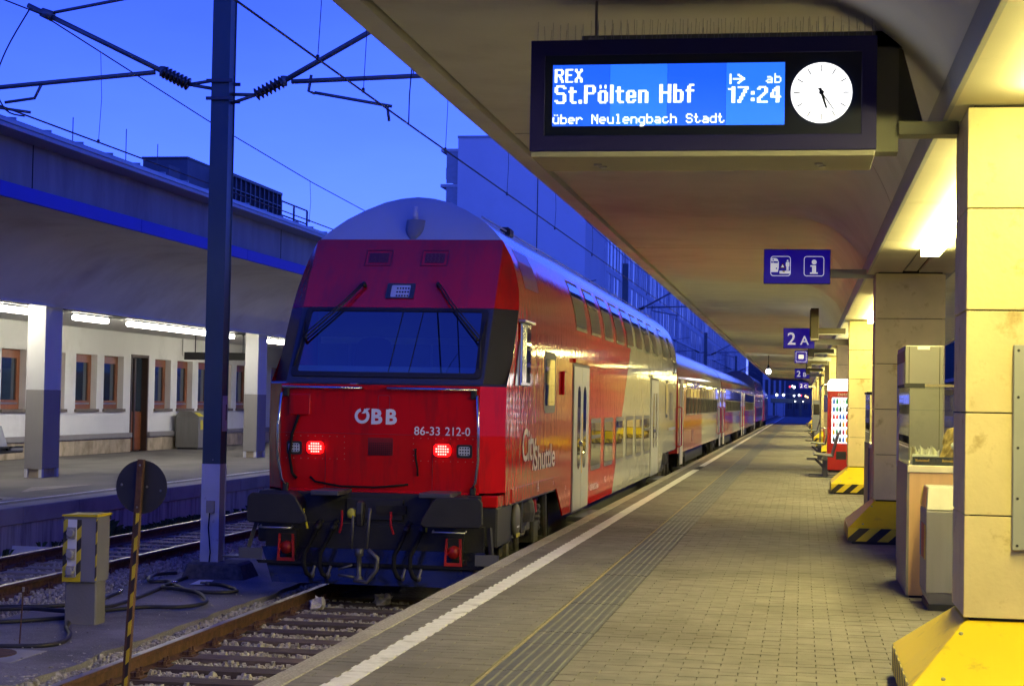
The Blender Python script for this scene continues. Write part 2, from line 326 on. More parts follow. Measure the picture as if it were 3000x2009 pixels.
clip_mb = MB().box(-.17,.17,-.08,.08,0,.02)
for sx in (-1, 1):
    clip_mb.box(sx*.085-.018, sx*.085+.018, -.06, .06, .02, .05)
    for yy in (-.045,.045): clip_mb.lathe((sx*.13, yy, .02), (0,0,1), [(0,.022),(.035,.022),(.036,.012),(.07,.012)], 6)
clip_mesh = clip_mb.mesh('rail_clip', 'rust')
mat('sleeper_grey', (.24,.205,.18), .9, var=.25, vscale=4, stretch=(1,6,4), bump=.4, bscale=12, rnd=.15)
sl_mesh2 = MB().box(-1.3,1.3,-.13,.13,-.15,0).mesh('sleeper', 'sleeper_grey')
def track(name, xc, ys, label_y1=420, sm=None):
    t = thing(name, (xc, 0, -.55), kind='structure')
    for s in (-1, 1): rail(t, xc+s*.752, -8, label_y1)
    for y in ys:
        o = bpy.data.objects.new('sleeper', sm or sl_mesh); COL.objects.link(o); o.parent = t; o.location = (random.uniform(-.03,.03), y+random.uniform(-.02,.02), -.145+random.uniform(-.006,.004)); o.rotation_euler = (0, random.uniform(-.004,.004), random.uniform(-.012,.012))
        if y < 24:
            for s in (-1, 1):
                c = bpy.data.objects.new('rail_clip', clip_mesh); COL.objects.link(c); c.parent = t; c.location = (s*.752, y, -.150)
    return t
track('railway_track', -4.70, [9.3+.62*i for i in range(18)])
track('railway_track', -9.58, [16.3+.62*i for i in range(46)], sm=sl_mesh2)
def stones(name, regions, seed, parent=None):
    r = random.Random(seed); mb = MB()
    for x0, x1, y0, y1, dens, z, smin, smax, skip in regions:
        for _ in range(int((x1-x0)*(y1-y0)*dens)):
            x = r.uniform(x0, x1); y = r.uniform(y0, y1)
            if skip and skip(x, y): continue
            s = r.uniform(smin, smax)*.5; a = r.uniform(0, 6.28); ca, sa = math.cos(a), math.sin(a); vs = []
            ex, ey, ez = r.uniform(.8,1.35), r.uniform(.7,1.1), r.uniform(.5,.9); zz = z + r.uniform(0, .03)
            for dz in (-1, 1):
                for dx, dy in ((-1,-1),(1,-1),(1,1),(-1,1)):
                    k = .62 if dz > 0 else 1.
                    px = (dx*k*r.uniform(.6,1.1))*s*ex; py = (dy*k*r.uniform(.6,1.1))*s*ey; pz = dz*s*ez*r.uniform(.7,1.1)
                    vs.append((x+px*ca-py*sa, y+px*sa+py*ca, zz+pz))
            mb.add(vs, [(3,2,1,0),(4,5,6,7),(0,1,5,4),(1,2,6,5),(2,3,7,6),(3,0,4,7)])
    return tag(mb.build(name, 'stone_mix'), 'loose grey and tan ballast stones between the rails and sleepers', kind='stuff')
m = mat('stone_mix', (.3,.27,.23), .9, var=.6, vscale=9., dirt=(.5,.47,.42), dscale=16, dlo=.5, dhi=.62)
def on_sl(y, y0): d = (y-y0) % .62; return d < .15 or d > .47
stones('ballast_stones', [(-5.40,-4.0,9.4,19.5,460,-.738,.03,.058,lambda x,y: on_sl(y,9.3) and random.random() < .97),
    (-6.0,-5.50,9.4,24,560,-.70,.03,.065,None), (-6.2,-5.9,11,14.4,260,-.66,.03,.065,None), (-6.8,-5.95,10.5,13.2,330,-.66,.03,.06,None),
    (-8.75,-7.65,15,34,230,-.70,.035,.065,None), (-10.3,-8.85,18,44,150,-.735,.04,.065,lambda x,y: on_sl(y,16.3) and random.random() < .9), (-11.2,-10.5,20,44,60,-.72,.04,.07,None),
    (-7.75,-5.95,13,22,14,-.625,.008,.02,None)], 3)

# ------------------------------------------------------------------ near platform with its paving
PX0, PX1 = -3.02, 5.59
plat = thing('platform', (PX0, 0, -1.1), kind='structure')
MB().box(PX0+.03, PX1-.03, -8, 265, -1.1, -.03).build('platform_body', 'concrete_streak', plat)
MB().box(PX0+.16, PX1-.16, -8, 46, -.03, -.016).build('bedding', 'gap', plat)
MB().box(PX0+.16, PX1-.16, 46, 265, -.03, -.001).build('far_paving', 'paver', plat)
y = 6.
k = 0
while y < 140:
    ln = 1.0 if y < 46 else 94.
    MB().box(PX0, PX0+.155, y+.003, y+ln-.003, -.16, -.001+random.uniform(-.002,.002)).build('edge_stone', 'coping', plat, bevel=.008); y += ln
MB().box(PX1-.155, PX1, -8, 265, -.16, -.001).build('edge_stone', 'coping', plat)
RW, BL = .117, .234
def block(mb, x0, x1, y0, y1, z):
    e = .0025; t = z-.003
    mb.add([(x0,y0,-.02),(x1,y0,-.02),(x1,y1,-.02),(x0,y1,-.02),(x0,y0,t),(x1,y0,t),(x1,y1,t),(x0,y1,t),(x0+e,y0+e,z),(x1-e,y0+e,z),(x1-e,y1-e,z),(x0+e,y1-e,z)],
           [(0,1,5,4),(1,2,6,5),(2,3,7,6),(3,0,4,7),(4,5,9,8),(5,6,10,9),(6,7,11,10),(7,4,8,11),(8,9,10,11)])
rest = MB(); white = []; singles = 0; rb = random.Random(5)
vm = MB(); block(vm, -BL/2+.0022, BL/2-.0022, -RW/2+.0008, RW/2-.0008, 0); blk_mesh = vm.mesh('paving_block', 'paver')
wm = MB(); block(wm, -.0745, .0745, -RW/2+.0035, RW/2-.0035, 0); white_mesh = wm.mesh('white_block', 'paver_white')
row = 0; y = 8.6; wcount = 0
whiterest = MB()
while y < 46:
    off = (row % 2)*BL/2
    for xa, xb in ((PX0+.157, -2.655), (-2.50, -1.855), (-1.415, 3.1)):
        x = xa - BL + (off if xa != PX0+.157 else off*.5)
        while x < xb:
            x0, x1 = max(x, xa), min(x+BL, xb); z = rb.uniform(-.0028, .0012)
            if x1-x0 > .03:
                if singles < 300 and x1-x0 > BL-.001 and y > 9.5 and x0 < 1.3:
                    o = bpy.data.objects.new('paving_block', blk_mesh); COL.objects.link(o); o.parent = plat; o.location = ((x0+x1)/2-PX0, y+RW/2, z+1.1); o.rotation_euler = (rb.uniform(-.008,.008), rb.uniform(-.004,.004), rb.uniform(-.006,.006)); singles += 1
                else: g_ = rb.choice((.0008,.0012,.002,.0036)); block(rest, x0+g_, x1-g_, y+.0008, y+RW-.0008, z)
            x += BL
    xo = (.008 if row % 2 else -.008) + rb.uniform(-.004,.004)
    if wcount < 300:
        o = bpy.data.objects.new('white_block', white_mesh); COL.objects.link(o); o.parent = plat; o.location = (-2.577+xo-PX0, y+RW/2, rb.uniform(-.002,.001)+1.1); o.rotation_euler = (0, 0, rb.uniform(-.01,.01)); wcount += 1
    y += RW; row += 1
tag(rest.build('paving_blocks', 'paver', plat), kind='stuff')
MB().box(-2.65, -2.505, y, 262, -.02, .003).build('white_line', 'paver_white', plat)
tp = MB(); pts = [(-.2,-.02),(-.2,0)]
for k in range(6):
    c = -.16+.064*k; pts += [(c-.022,0),(c-.014,.006),(c+.014,.006),(c+.022,0)]
pts += [(.2,0),(.2,-.02)]
tp.prism(pts, lambda a, b: (a, -.298, b), (0,.596,0)); tac_mesh = tp.mesh('tactile_plate', 'tactile')
for i in range(66):
    o = bpy.data.objects.new('tactile_plate', tac_mesh); COL.objects.link(o); o.parent = plat; o.location = (-1.618-PX0, 8.9+.6*i, 1.1+random.uniform(-.001,.002))
MB().box(-1.82, -1.415, 48.2, 262, -.02, .004).build('tactile_strip', 'tactile', plat)
MB().box(-1.838, -1.822, 8, 60, -.02, .002).build('strip_border', 'sand', plat)

# ------------------------------------------------------------------ canopy over the near platform
can = thing('platform_canopy', (1.285, 0, 3.2), 'beige concrete platform canopy with curved underside, stretching over the platform to the right', 'canopy')
ZI, ZF, XE = 3.46, 4.10, -2.90
def shell_z(x, yy):
    """underside height; x measured on the left wing, yy = distance from the nearest column line"""
    d = .77-x
    rib = math.exp(-(yy/1.05)**2)
    L = .62 + .55*rib
    t = max(0., 1-d/L)
    return ZF + .02*min(d, 2.)/2 - (ZF-ZI)*t**2.5 - .13*rib*math.sin(math.pi*min(max(d,0),3.3)/3.3)
def shell(mirror, yc, ya, yb):
    xs = [.77-.05*k for k in range(8)]+[.4-.12*k for k in range(1,14)]+[-1.16-.2*k for k in range(1,8)]+[-2.70]
    n = max(6, int((yb-ya)/.35)); rows = []
    for i in range(n+1):
        yy = ya+(yb-ya)*i/n
        rows.append([((2*1.285-x) if mirror else x, yy, shell_z(x, yy-yc)) for x in xs])
    if not mirror: rows = [list(reversed(q)) for q in rows]
    MB().grid(rows).build('canopy_shell', 'plaster', can, smooth=True)
colys = [Y0 + PITCH*i for i in range(-5, NCOL)]
for i, cy in enumerate(colys):
    yc = cy+CDEP/2; ya = yc-PITCH/2+.014; yb = yc+PITCH/2-.014
    if i < 11: shell(False, yc, ya, yb); shell(True, yc, ya, yb)
    else:
        shell(False, yc, ya, yb)
yend = colys[-1]+PITCH/2
s = 1
for s in (0, 1):
    X = (lambda x: 2*1.285-x) if s else (lambda x: x)
    def bx(mb, xa, xb, *r): a, b = sorted((X(xa), X(xb))); return mb.box(a, b, *r)
    bx(MB(), -2.90, -2.725, -56, yend, 4.075, 4.30).build('edge_beam', 'plaster', can)
    bx(MB(), -2.725, -2.70, -56, yend, 4.16, 4.30).build('drip_groove', 'edge_dark', can)
    bx(MB(), -2.97, -2.90, -56, yend, 4.14, 4.36).build('edge_flashing', 'edge_dark', can)
    bx(MB(), -2.90, 1.285, -56, yend, 4.30, 4.36).build('roof_slab', 'concrete', can)
    # fascia plates and soffit plates, cut every two metres as far as the joints show
    y = Y0-PITCH*5.; 
    while y < yend:
        ln = PITCH/6 if 0 < y < 70 else (PITCH if y < 0 else yend-y)
        bx(MB(), .772, .80, y+.003, y+ln-.003, 3.268, 3.47).build('fascia_plate', 'fascia', can)
        bx(MB(), .80, 1.185, y+.003, y+ln-.003, 3.268+random.uniform(0,.003), 3.30).build('soffit_plate', 'soffit', can)
        y += ln
MB().box(1.17, 1.40, -56, yend, 3.36, 3.40).build('light_channel', 'soffit', can)
MB().box(.80, 1.77, -56, yend, 3.42, 3.45).build('soffit_carrier', 'gap', can)
lamps = []
for i in range(-2, 12):
    a = Y0+CDEP+PITCH*i; b = a+PITCH-CDEP           # bay from behind one column to the front of the next
    if i % 2 == 0: l0, l1 = a+.35, b-3.2
    else: l0, l1 = b-7.6, b-.45
    lamps.append((l0, l1))
    for q0, q1 in ((a-.4, l0-.02), (l1+.02, b+.4)):
        if q1-q0 > .1: MB().box(1.21, 1.36, q0, q1, 3.285, 3.30).build('cover_plate', 'soffit', can)
for n_, (l0, l1) in enumerate(lamps):
    lb = ('long white glowing ceiling light strip beside the nearest column' if n_ == 2 else 'lit ceiling light strip, %s of the row along the platform soffit' % ['nearest','second','third','fourth','fifth','sixth','seventh','eighth','ninth','tenth','eleventh','twelfth','thirteenth','fourteenth'][n_])
    t = thing('ceiling_light', (1.285, (l0+l1)/2, 3.30), lb, 'lamp', 'ceiling light strips along the platform')
    MB().box(1.188, 1.382, l0, l1, 3.302, 3.355).build('housing', 'sign_white', t)
    nseg = max(1, round((l1-l0)/1.55))
    for q in range(nseg):
        g0 = l0+(l1-l0)*q/nseg+.01; g1 = l0+(l1-l0)*(q+1)/nseg-.01
        MB().box(1.195, 1.375, g0, g1, 3.19, 3.301).build('diffuser', 'lamp_warm', t)

# ------------------------------------------------------------------ stone-clad columns with hazard guards
ORD = ['nearest','second','third','fourth','fifth','sixth','seventh','eighth','ninth','tenth','eleventh','twelfth','thirteenth','fourteenth']
def column(y0):
    t = thing('stone_column', (CX0, y0, 0), cat='column', group='stone clad canopy columns along the platform')
    x0, x1, y1 = CX0, CX1, y0+CDEP
    MB().box(x0+.035, x1-.035, y0+.035, y1-.035, 0, 3.42).build('core', 'gap', t)
    zs = [.503,1.052,1.603,2.155,2.706,3.256]; g = .0035
    for a, b in zip(zs, zs[1:]):
        j = random.uniform(-.0015,.0015)
        MB().box(x0, x1, y0+j, y0+.034, a+g, b-g).build('stone_panel', 'stone', t, bevel=.003)
        MB().box(x0, x1, y1-.034, y1+j, a+g, b-g).build('stone_panel', 'stone', t, bevel=.003)
        MB().box(x0+j, x0+.034, y0+.036, y1-.036, a+g, b-g).build('stone_panel', 'stone', t, bevel=.003)
        MB().box(x1-.034, x1+j, y0+.036, y1-.036, a+g, b-g).build('stone_panel', 'stone', t, bevel=.003)
    B = (x0-.31, x1+.31, y0-.5, y1+.5); T = (x0+.01, x1-.01, y0+.02, y1-.02)
    gd = MB().frustum(B, T, .19, .488).build('guard', 'guard', t, bevel=.006)
    MB().box(B[0], B[1], B[2], B[3], .035, .188).build('hazard_band', 'hazard', gd)
    MB().box(B[0]+.05, B[1]-.05, B[2]+.05, B[3]-.05, 0, .034).build('foot', 'black', gd)
    bolts = MB()
    for a, b in ((.12,.15),(.5,.15),(.88,.15),(.2,.8),(.8,.8)):
        f = b; xx = B[0]+(B[1]-B[0])*a; yy = B[2]+(T[2]-B[2])*f; zz = .19+(.488-.19)*f
        bolts.lathe((xx, yy-.003, zz), (0,-.5,.86), [(0,.012),(.005,.012),(.008,.006)], 8)
    bolts.build('bolt', 'steel', gd)
    return t
c0 = column(Y0); c0['label'] = 'nearest stone column, cut by the right edge, with a notice case on its front'
for i in range(1, 13):
    c = copy_tree(c0, None, (CX0, Y0+PITCH*i, 0), '%s stone clad column from the camera, with yellow guard at its foot' % ORD[i])

# ------------------------------------------------------------------ the push-pull train: bi-level driving trailer, single-deck coaches, bi-level coach, locomotive
TX = -4.70
RED = (.56,.006,.008); RED2 = (.40,.010,.012); GREYW = (.50,.49,.42); ROOF = (.45,.46,.48)
PROF = [(1.39,.43),(1.39,1.2),(1.39,2.0),(1.39,2.55),(1.385,2.75),(1.36,2.95),(1.31,3.15),(1.25,3.33),(1.15,3.52),(1.02,3.66),(.84,3.81),(.62,3.94),(.40,4.04),(.20,4.09),(0,4.11)]
def hw(z, P=PROF):
    if z <= P[0][1]: return P[0][0]
    for (a, za), (b, zb) in zip(P, P[1:]):
        if z <= zb: return a+(b-a)*(z-za)/(zb-za)
    return 0.
ORGT = (TX, 19.2, -.55)
livery('livery_cab', RED, GREYW, ROOF, 30.82-19.2+.0, 1.16, 3.50+.55, .0030)
def mk_offset(): pass
MATS['livery_cab'].node_tree.nodes  # object space starts at the rail head: split line shifted for that below
for n_ in MATS['livery_cab'].node_tree.nodes:
    if n_.type == 'MATH' and n_.operation == 'GREATER_THAN' and abs(n_.inputs[1].default_value-(30.82-19.2)) < 1e-4: n_.inputs[1].default_value = 30.82-19.2-1.16*.55
mat('nose_red', RED, .22, var=.06, coat=.0, spec=.35, bump=.25, bscale=2.2, bdist=.006, vscale=1.5, dirt=(.17,.012,.014), dscale=2.4, dlo=.5, dhi=.78, stretch=(2.2,1,.35))
mat('roof_grey', (.46,.48,.50), .42, var=.08, vscale=1.)
mat('mask_grey', (.035,.037,.042), .28, var=.1, coat=.4)
mat('under_grey', (.014,.014,.016), .55, var=.25, vscale=4, bump=.15, bscale=30)
mat('buffer_grey', (.014,.0135,.013), .6, var=.2, vscale=5, bump=.15, bscale=40, dirt=(.02,.018,.016), dscale=4)
mat('plough', (.02,.022,.028), .25, var=.2, metal=.3, coat=.3)
mat('rubber', (.010,.010,.011), .8, var=.2, spec=.12)
mat('frame_rubber', (.09,.085,.075), .55, var=.1)
mat('chrome', (.6,.6,.62), .16, 1., var=.05)
mat('bogie', (.045,.042,.038), .75, var=.4, vscale=7, bump=.3, bscale=25, dirt=(.10,.07,.045), dscale=5)
mat('lever_red', (.5,.01,.02), .4); mat('lever_yellow', (.7,.6,.03), .4); mat('hook_red', (.36,.015,.01), .4)
mat('door_grey', (.52,.52,.46), .35, var=.04, coat=.3)
mat('lettering', (.72,.72,.76), .5, var=.02); mat('lettering_dim', (.62,.59,.50), .5, var=.08)
mat('lens_white', (.55,.58,.62), .15, var=.1, coat=1.); mat('lens_dark', (.02,.02,.025), .1, coat=1.)
mat('led_grid', (.10,.008,.03), .6, var=.3, vscale=60)
emit('led_red', (1., .30, .25), 3.2); emit('led_red_dim', (1., .002, .002), 7.)
def pane_mat(name, col, rough, ior):
    m = bpy.data.materials.new(name); m.use_nodes = True; b = m.node_tree.nodes['Principled BSDF']
    b.inputs['Base Color'].default_value = tuple(col)+(1,); b.inputs['Roughness'].default_value = rough; b.inputs['IOR'].default_value = ior; b.inputs['Coat Weight'].default_value = .6; b.inputs['Coat Roughness'].default_value = .02
    t = m.node_tree; tc = nd(t,'ShaderNodeTexCoord'); n = nd(t,'ShaderNodeTexNoise'); n.inputs['Scale'].default_value = 1.3; t.links.new(tc.outputs['Object'], n.inputs['Vector'])
    bp = nd(t,'ShaderNodeBump'); bp.inputs['Strength'].default_value = .3; bp.inputs['Distance'].default_value = .006; t.links.new(n.outputs[0], bp.inputs['Height']); t.links.new(bp.outputs[0], b.inputs['Normal'])
    MATS[name] = m
pane_mat('pane_dark', (.010,.010,.011), .03, 2.0)
pane_mat('pane_coach', (.008,.007,.006), .03, 1.9)
glass('windscreen_glass', (.40,.66,.82), 2.25)
cab = thing('driving_trailer', ORGT, 'red bi-level driving trailer at the head of the train, red tail lights lit', 'train car')
# --- body
def yc(z):
    if z <= 1.22: return 19.20-.06*(z-.58)/.64
    if z <= 1.78: return 19.14+.012*(z-1.22)/.56
    return 19.31+.692*(z-1.78)
def yo(z): h = hw(z); i = min(1.15, h); return yc(z)+1.45*(h-i)
def patch(mb, y0, y1, z0, z1, off=.0, r=0., nz=None, P=PROF, side=1):
    """piece of the side wall following its curve; r rounds the corners"""
    zs = [z0]; 
    if r: zs += [z0+r*.15, z0+r*.5, z0+r]
    zs += [z for _, z in P if z0+r+.01 < z < z1-r-.01]
    if r: zs += [z1-r, z1-r*.5, z1-r*.15]
    zs.append(z1); rows = []
    for z in zs:
        e = 0.
        if r:
            d = min(z-z0, z1-z)
            if d < r: e = r-math.sqrt(max(0., r*r-(r-d)**2))
        ys = [y0+e, y0+e+(y1-y0-2*e)*.5, y1-e]
        rows.append([(TX+side*(hw(z, P)+off), y, z) for y in (ys if side > 0 else ys[::-1])])
    return mb.grid(rows)
body = MB()
YB, YE = 21.2, 46.62
rows = []
for s in (1,):
    zs = [z for _, z in PROF]
    ys = [YB+(YE-YB)*k/24 for k in range(25)]
    for yy in ys: rows.append([(TX+hw(z), yy, z) for z in zs]+[(TX-hw(z), yy, z) for z in reversed(zs[:-1])])
body.grid([list(reversed(r_)) for r_ in rows])
zz_ = [.43,.58,.9,1.22,1.5,1.78,2.1,2.4,2.69,2.75,2.95,3.15,3.33,3.52,3.66,3.81,3.94,4.04,4.09,4.11]
for s in (1, -1):
    rr = [[(TX+s*hw(z), yo(max(z,.58))+.001, z), (TX+s*hw(z), YB, z)] for z in zz_]
    body.grid(rr if s > 0 else [r_[::-1] for r_ in rr])
body.add([(TX+s*hw(z), YE, z) for s, seq in ((1, [z for _, z in PROF]), (-1, [z for _, z in reversed(PROF[:-1])])) for z in seq], [tuple(range(2*len(PROF)-1))])
bodyo = body.build('body', 'livery_cab', cab, smooth=True)
md = bodyo.modifiers.new('e', 'EDGE_SPLIT'); md.split_angle = math.radians(40)
# lower skirt between the bogies, sloping ends
sk = MB().prism([(23.75,.43),(24.42,.02),(41.6,.02),(42.2,.43)], lambda a, b: (TX+1.37, a, b), (.02,0,0)); sk.build('side_skirt', 'livery_cab', cab)
MB().prism([(23.75,.43),(24.42,.02),(41.6,.02),(42.2,.43)], lambda a, b: (TX-1.39, a, b), (.02,0,0)).build('side_skirt', 'livery_cab', cab)
MB().box(TX-1.36, TX+1.36, 20.2, YE-.05, .40, .43).build('floor_pan', 'under_grey', cab)
# a proud lower rail along the cab side
MB().box(TX+1.391, TX+1.40, 19.95, 23.9, .44, .60).build('sill_strip', 'livery_cab', cab)
# --- nose: front faces in bands
def band(zs, m, name, off=0., both=True):
    mb = MB(); rows = []
    for z in zs:
        h = hw(z); i = min(1.15, h); a, b = yc(z)-off, yo(z)-off
        rows.append([(TX-h, b, z), (TX-i, a, z), (TX-.5*i, a, z), (TX, a, z), (TX+.5*i, a, z), (TX+i, a, z), (TX+h, b, z)])
    return mb.grid(rows).build(name, m, cab)
band([.58,.74,.9,1.06,1.22,1.36,1.5,1.64,1.775], 'nose_red', 'nose_panel')
def chamfer_strip(mb, zs, x_in, off=0.):
    for sd in (-1, 1):
        rr = [[(TX+sd*x_in, yc(z)-off, z), (TX+sd*min(1.15, hw(z)), yc(z)-off, z), (TX+sd*hw(z), yo(z)-off, z)] for z in zs]
        mb.grid(rr if sd > 0 else [r_[::-1] for r_ in rr])
ws = MB(); chamfer_strip(ws, [1.785,1.91,2.1,2.25,2.4,2.55,2.645,2.688], 1.05)
for za, zb in ((1.785,1.91),(2.645,2.688)): ws.grid([[(TX-1.05, yc(z), z), (TX, yc(z), z), (TX+1.05, yc(z), z)] for z in (za, zb)])
ws.build('windscreen_surround', 'mask_grey', cab)
mat('brow_red', RED, .16, var=.05, coat=.5, spec=.6, vscale=1.5, dirt=(.25,.012,.016), dscale=2.0, dlo=.5, dhi=.8, stretch=(2.2,1,.35))
band([2.692,2.85,2.95,3.05,3.15,3.24,3.33,3.42,3.52,3.545], 'brow_red', 'brow_panel')
band([3.549,3.60,3.66,3.74,3.81,3.88,3.94,3.99,4.04,4.07,4.09,4.105], 'roof_grey', 'roof_dome')
# the ledge between nose and windscreen
MB().grid([[(TX-1.39, yo(1.78)-.02, 1.776), (TX-1.15, 19.27, 1.776), (TX+1.15, 19.27, 1.776), (TX+1.39, yo(1.78)-.02, 1.776)], [(TX-1.39, yo(1.78)+.03, 1.80), (TX-1.15, 19.33, 1.80), (TX+1.15, 19.33, 1.80), (TX+1.39, yo(1.78)+.03, 1.80)]]).build('ledge', 'mask_grey', cab)
NRM = Vector((0, -1, .692)).normalized()          # outward normal of the raked front
def F(x, z, off=0.):                               # point on the raked front
    p = Vector((TX+x, yc(z), z)) + NRM*off; return (p.x, p.y, p.z)
def Nz(x, z, off=0.): return (TX+x, yc(z)-off, z)  # point on the nose
# windscreen: dark frame line, the pane, two divider wires, dashboard and seat inside
mb = MB(); frame_prism(mb, rrect(-1.12,1.12,1.86,2.675,.05), rrect(-1.045,1.045,1.915,2.64,.03), lambda a, b: F(a*(1.0-.03*(b-1.86)), b, .002), NRM*.012); mb.build('windscreen_frame', 'black', cab)
MB().add([F(a*(1.0-.03*(b-1.86)), b, .004) for a, b in rrect(-1.05,1.05,1.91,2.645,.03)], [tuple(range(20))]).build('windscreen', 'windscreen_glass', cab)
for x in (.06,.30): MB().bar(F(x-.03,1.92,.012), F(x+.02,2.635,.012), .006).build('glass_divider', 'black', cab)
mat('cab_inside', (.10,.11,.12), .6, var=.25, vscale=2); mat('cab_trim', (.30,.30,.29), .6, var=.1)
MB().prism([(0,1.90),(.25,1.93),(.32,2.0),(.8,1.97),(.8,1.84),(0,1.84)], lambda a, b: (TX-1.2, yc(1.9)+.12+a, b), (2.4,0,0)).build('driver_desk', 'cab_trim', cab, bevel=.02)
MB().prism(rrect(-.24,.24,1.80,2.36,.13), lambda a, b: (TX-.47+a*(1-.25*(b-1.85)), 20.62+.12*(b-1.85), b), (0,.12,0)).build('driver_seat', 'rubber', cab, bevel=.02)
MB().box(TX-.12, TX+.05, 20.0, 20.02, 2.58, 2.64).build('interior_camera', 'black', cab)
cb = MB().box(TX-1.3, TX+1.3, 21.15, 21.18, 1.6, 3.0).build('cab_rear_wall', 'cab_inside', cab)
MB().box(TX-1.25, TX+1.25, 21.10, 21.148, 2.30, 2.38).build('cab_shelf', 'cab_trim', cb)
for x in (-.9,.15,.75): MB().box(TX+x, TX+x+.035, 21.12, 21.148, 1.7, 2.3).build('wall_post', 'cab_trim', cb)
MB().box(TX-1.3, TX+1.3, 19.6, 21.15, 1.70, 1.72).build('cab_floor', 'cab_inside', cab); MB().box(TX-1.2, TX+1.2, 20.1, 21.15, 2.72, 2.74).build('cab_ceiling', 'cab_trim', cab)
# wipers
for s in (-1, 1):
    w = MB(); px = s*.45; tip = s*1.02
    w.tube([F(px, 2.95, .05), F(s*.62, 2.72, .06), F(tip, 2.28, .06)], .011, 6); w.tube([F(px+s*.03, 2.95, .05), F(s*.66, 2.72, .06), F(tip+s*.03, 2.31, .06)], .008, 6)
    w.tube([F(s*1.085, 2.52, .03), F(s*1.06, 2.25, .045), F(s*1.09, 1.97, .03)], .010, 6); w.lathe(F(px, 2.955, .0), NRM, [(0,.028),(.06,.024),(.065,.0)], 10); w.lathe(F(tip, 2.285, .04), NRM, [(0,.022),(.03,.018)], 8)
    w.build('wiper', 'black', cab, smooth=True)
# brow details: two grilles, a recessed headlight, aerial pod
for s in (-1, 1):
    g = MB(); frame_prism(g, [(-.165,3.21),(.165,3.21),(.165,3.41),(-.165,3.41)], [(-.155,3.22),(.155,3.22),(.155,3.40),(-.155,3.40)], lambda a, b: F(s*.345+a+.03*(b-3.3), b, .001), NRM*.004); gr = g.build('grille', mat('red_line', (.16,.004,.012), .5), cab)
    MB().prism([(-.12,3.25),(.12,3.25),(.12,3.37),(-.12,3.37)], lambda a, b: F(s*.345+a, b, .001), NRM*.003).build('grille_mesh', 'led_grid', gr)
    dots = MB()
    for i in range(5):
        for j in range(5): dots.cbox(F(s*.345-.095+.047*i+(j % 2)*.01, 3.262+.024*j, .005), (.012,.004,.009))
    dots.build('grille_dots', mat('dot_tan', (.28,.12,.12), .6), gr)
hl = MB(); frame_prism(hl, rrect(-.17,.17,2.80,2.985,.01,1), rrect(-.115,.115,2.815,2.965,.01,1), lambda a, b: F(a, b, .001), NRM*.012); hlo = hl.build('headlight', 'mask_grey', cab)
MB().prism(rrect(-.115,.115,2.815,2.965,.01,1), lambda a, b: F(a, b, .002), NRM*.004).build('lens', 'lens_white', hlo)
d = MB()
for i in range(5):
    for j in range(3): d.lathe(F(-.04+.033*i, 2.835+.045*j, .004), NRM, [(0,.012),(.006,.012),(.012,.006)], 8)
d.build('reflector_dots', 'lens_dark', hlo)
ap = MB(); c = F(.04, 3.78)
rows = []
for k in range(9):
    z = 3.555+.245*k/8; w_ = .115*math.sin(min(1, (k+1.2)/6)*math.pi/2)
    row_ = []
    for q in range(9):
        t = math.pi*q/8; p = F(.03-w_*math.cos(t), z, .0); row_.append((p[0], p[1]-.12*(k/8)**.7*math.sin(t)-.003, p[2]))
    rows.append(row_)
ap.grid(rows); ap.add(rows[-1], [tuple(range(9))]); apo = ap.build('aerial_pod', mat('pod_grey', (.22,.23,.24), .45), cab, smooth=True)
MB().lathe((TX+.03, yc(3.8)-.05, 3.80), (0,0,1), [(0,.036),(.05,.034),(.15,.028),(.165,.02),(.17,.0)], 12).build('aerial', mat('aerial_white', (.62,.62,.62), .5), apo, smooth=True)
MB().box(TX+.66, TX+.80, 23.0, 23.35, 3.82, 3.955).build('roof_box', 'black', cab, bevel=.03)
for x in (.35,.75): MB().tube([(TX+x, YB, hw_z) for hw_z in (4.07 if x < .5 else 3.90,)]+[(TX+x, YE-.5, 4.07 if x < .5 else 3.90)], .012, 5).build('roof_rail', 'roof_grey', cab)
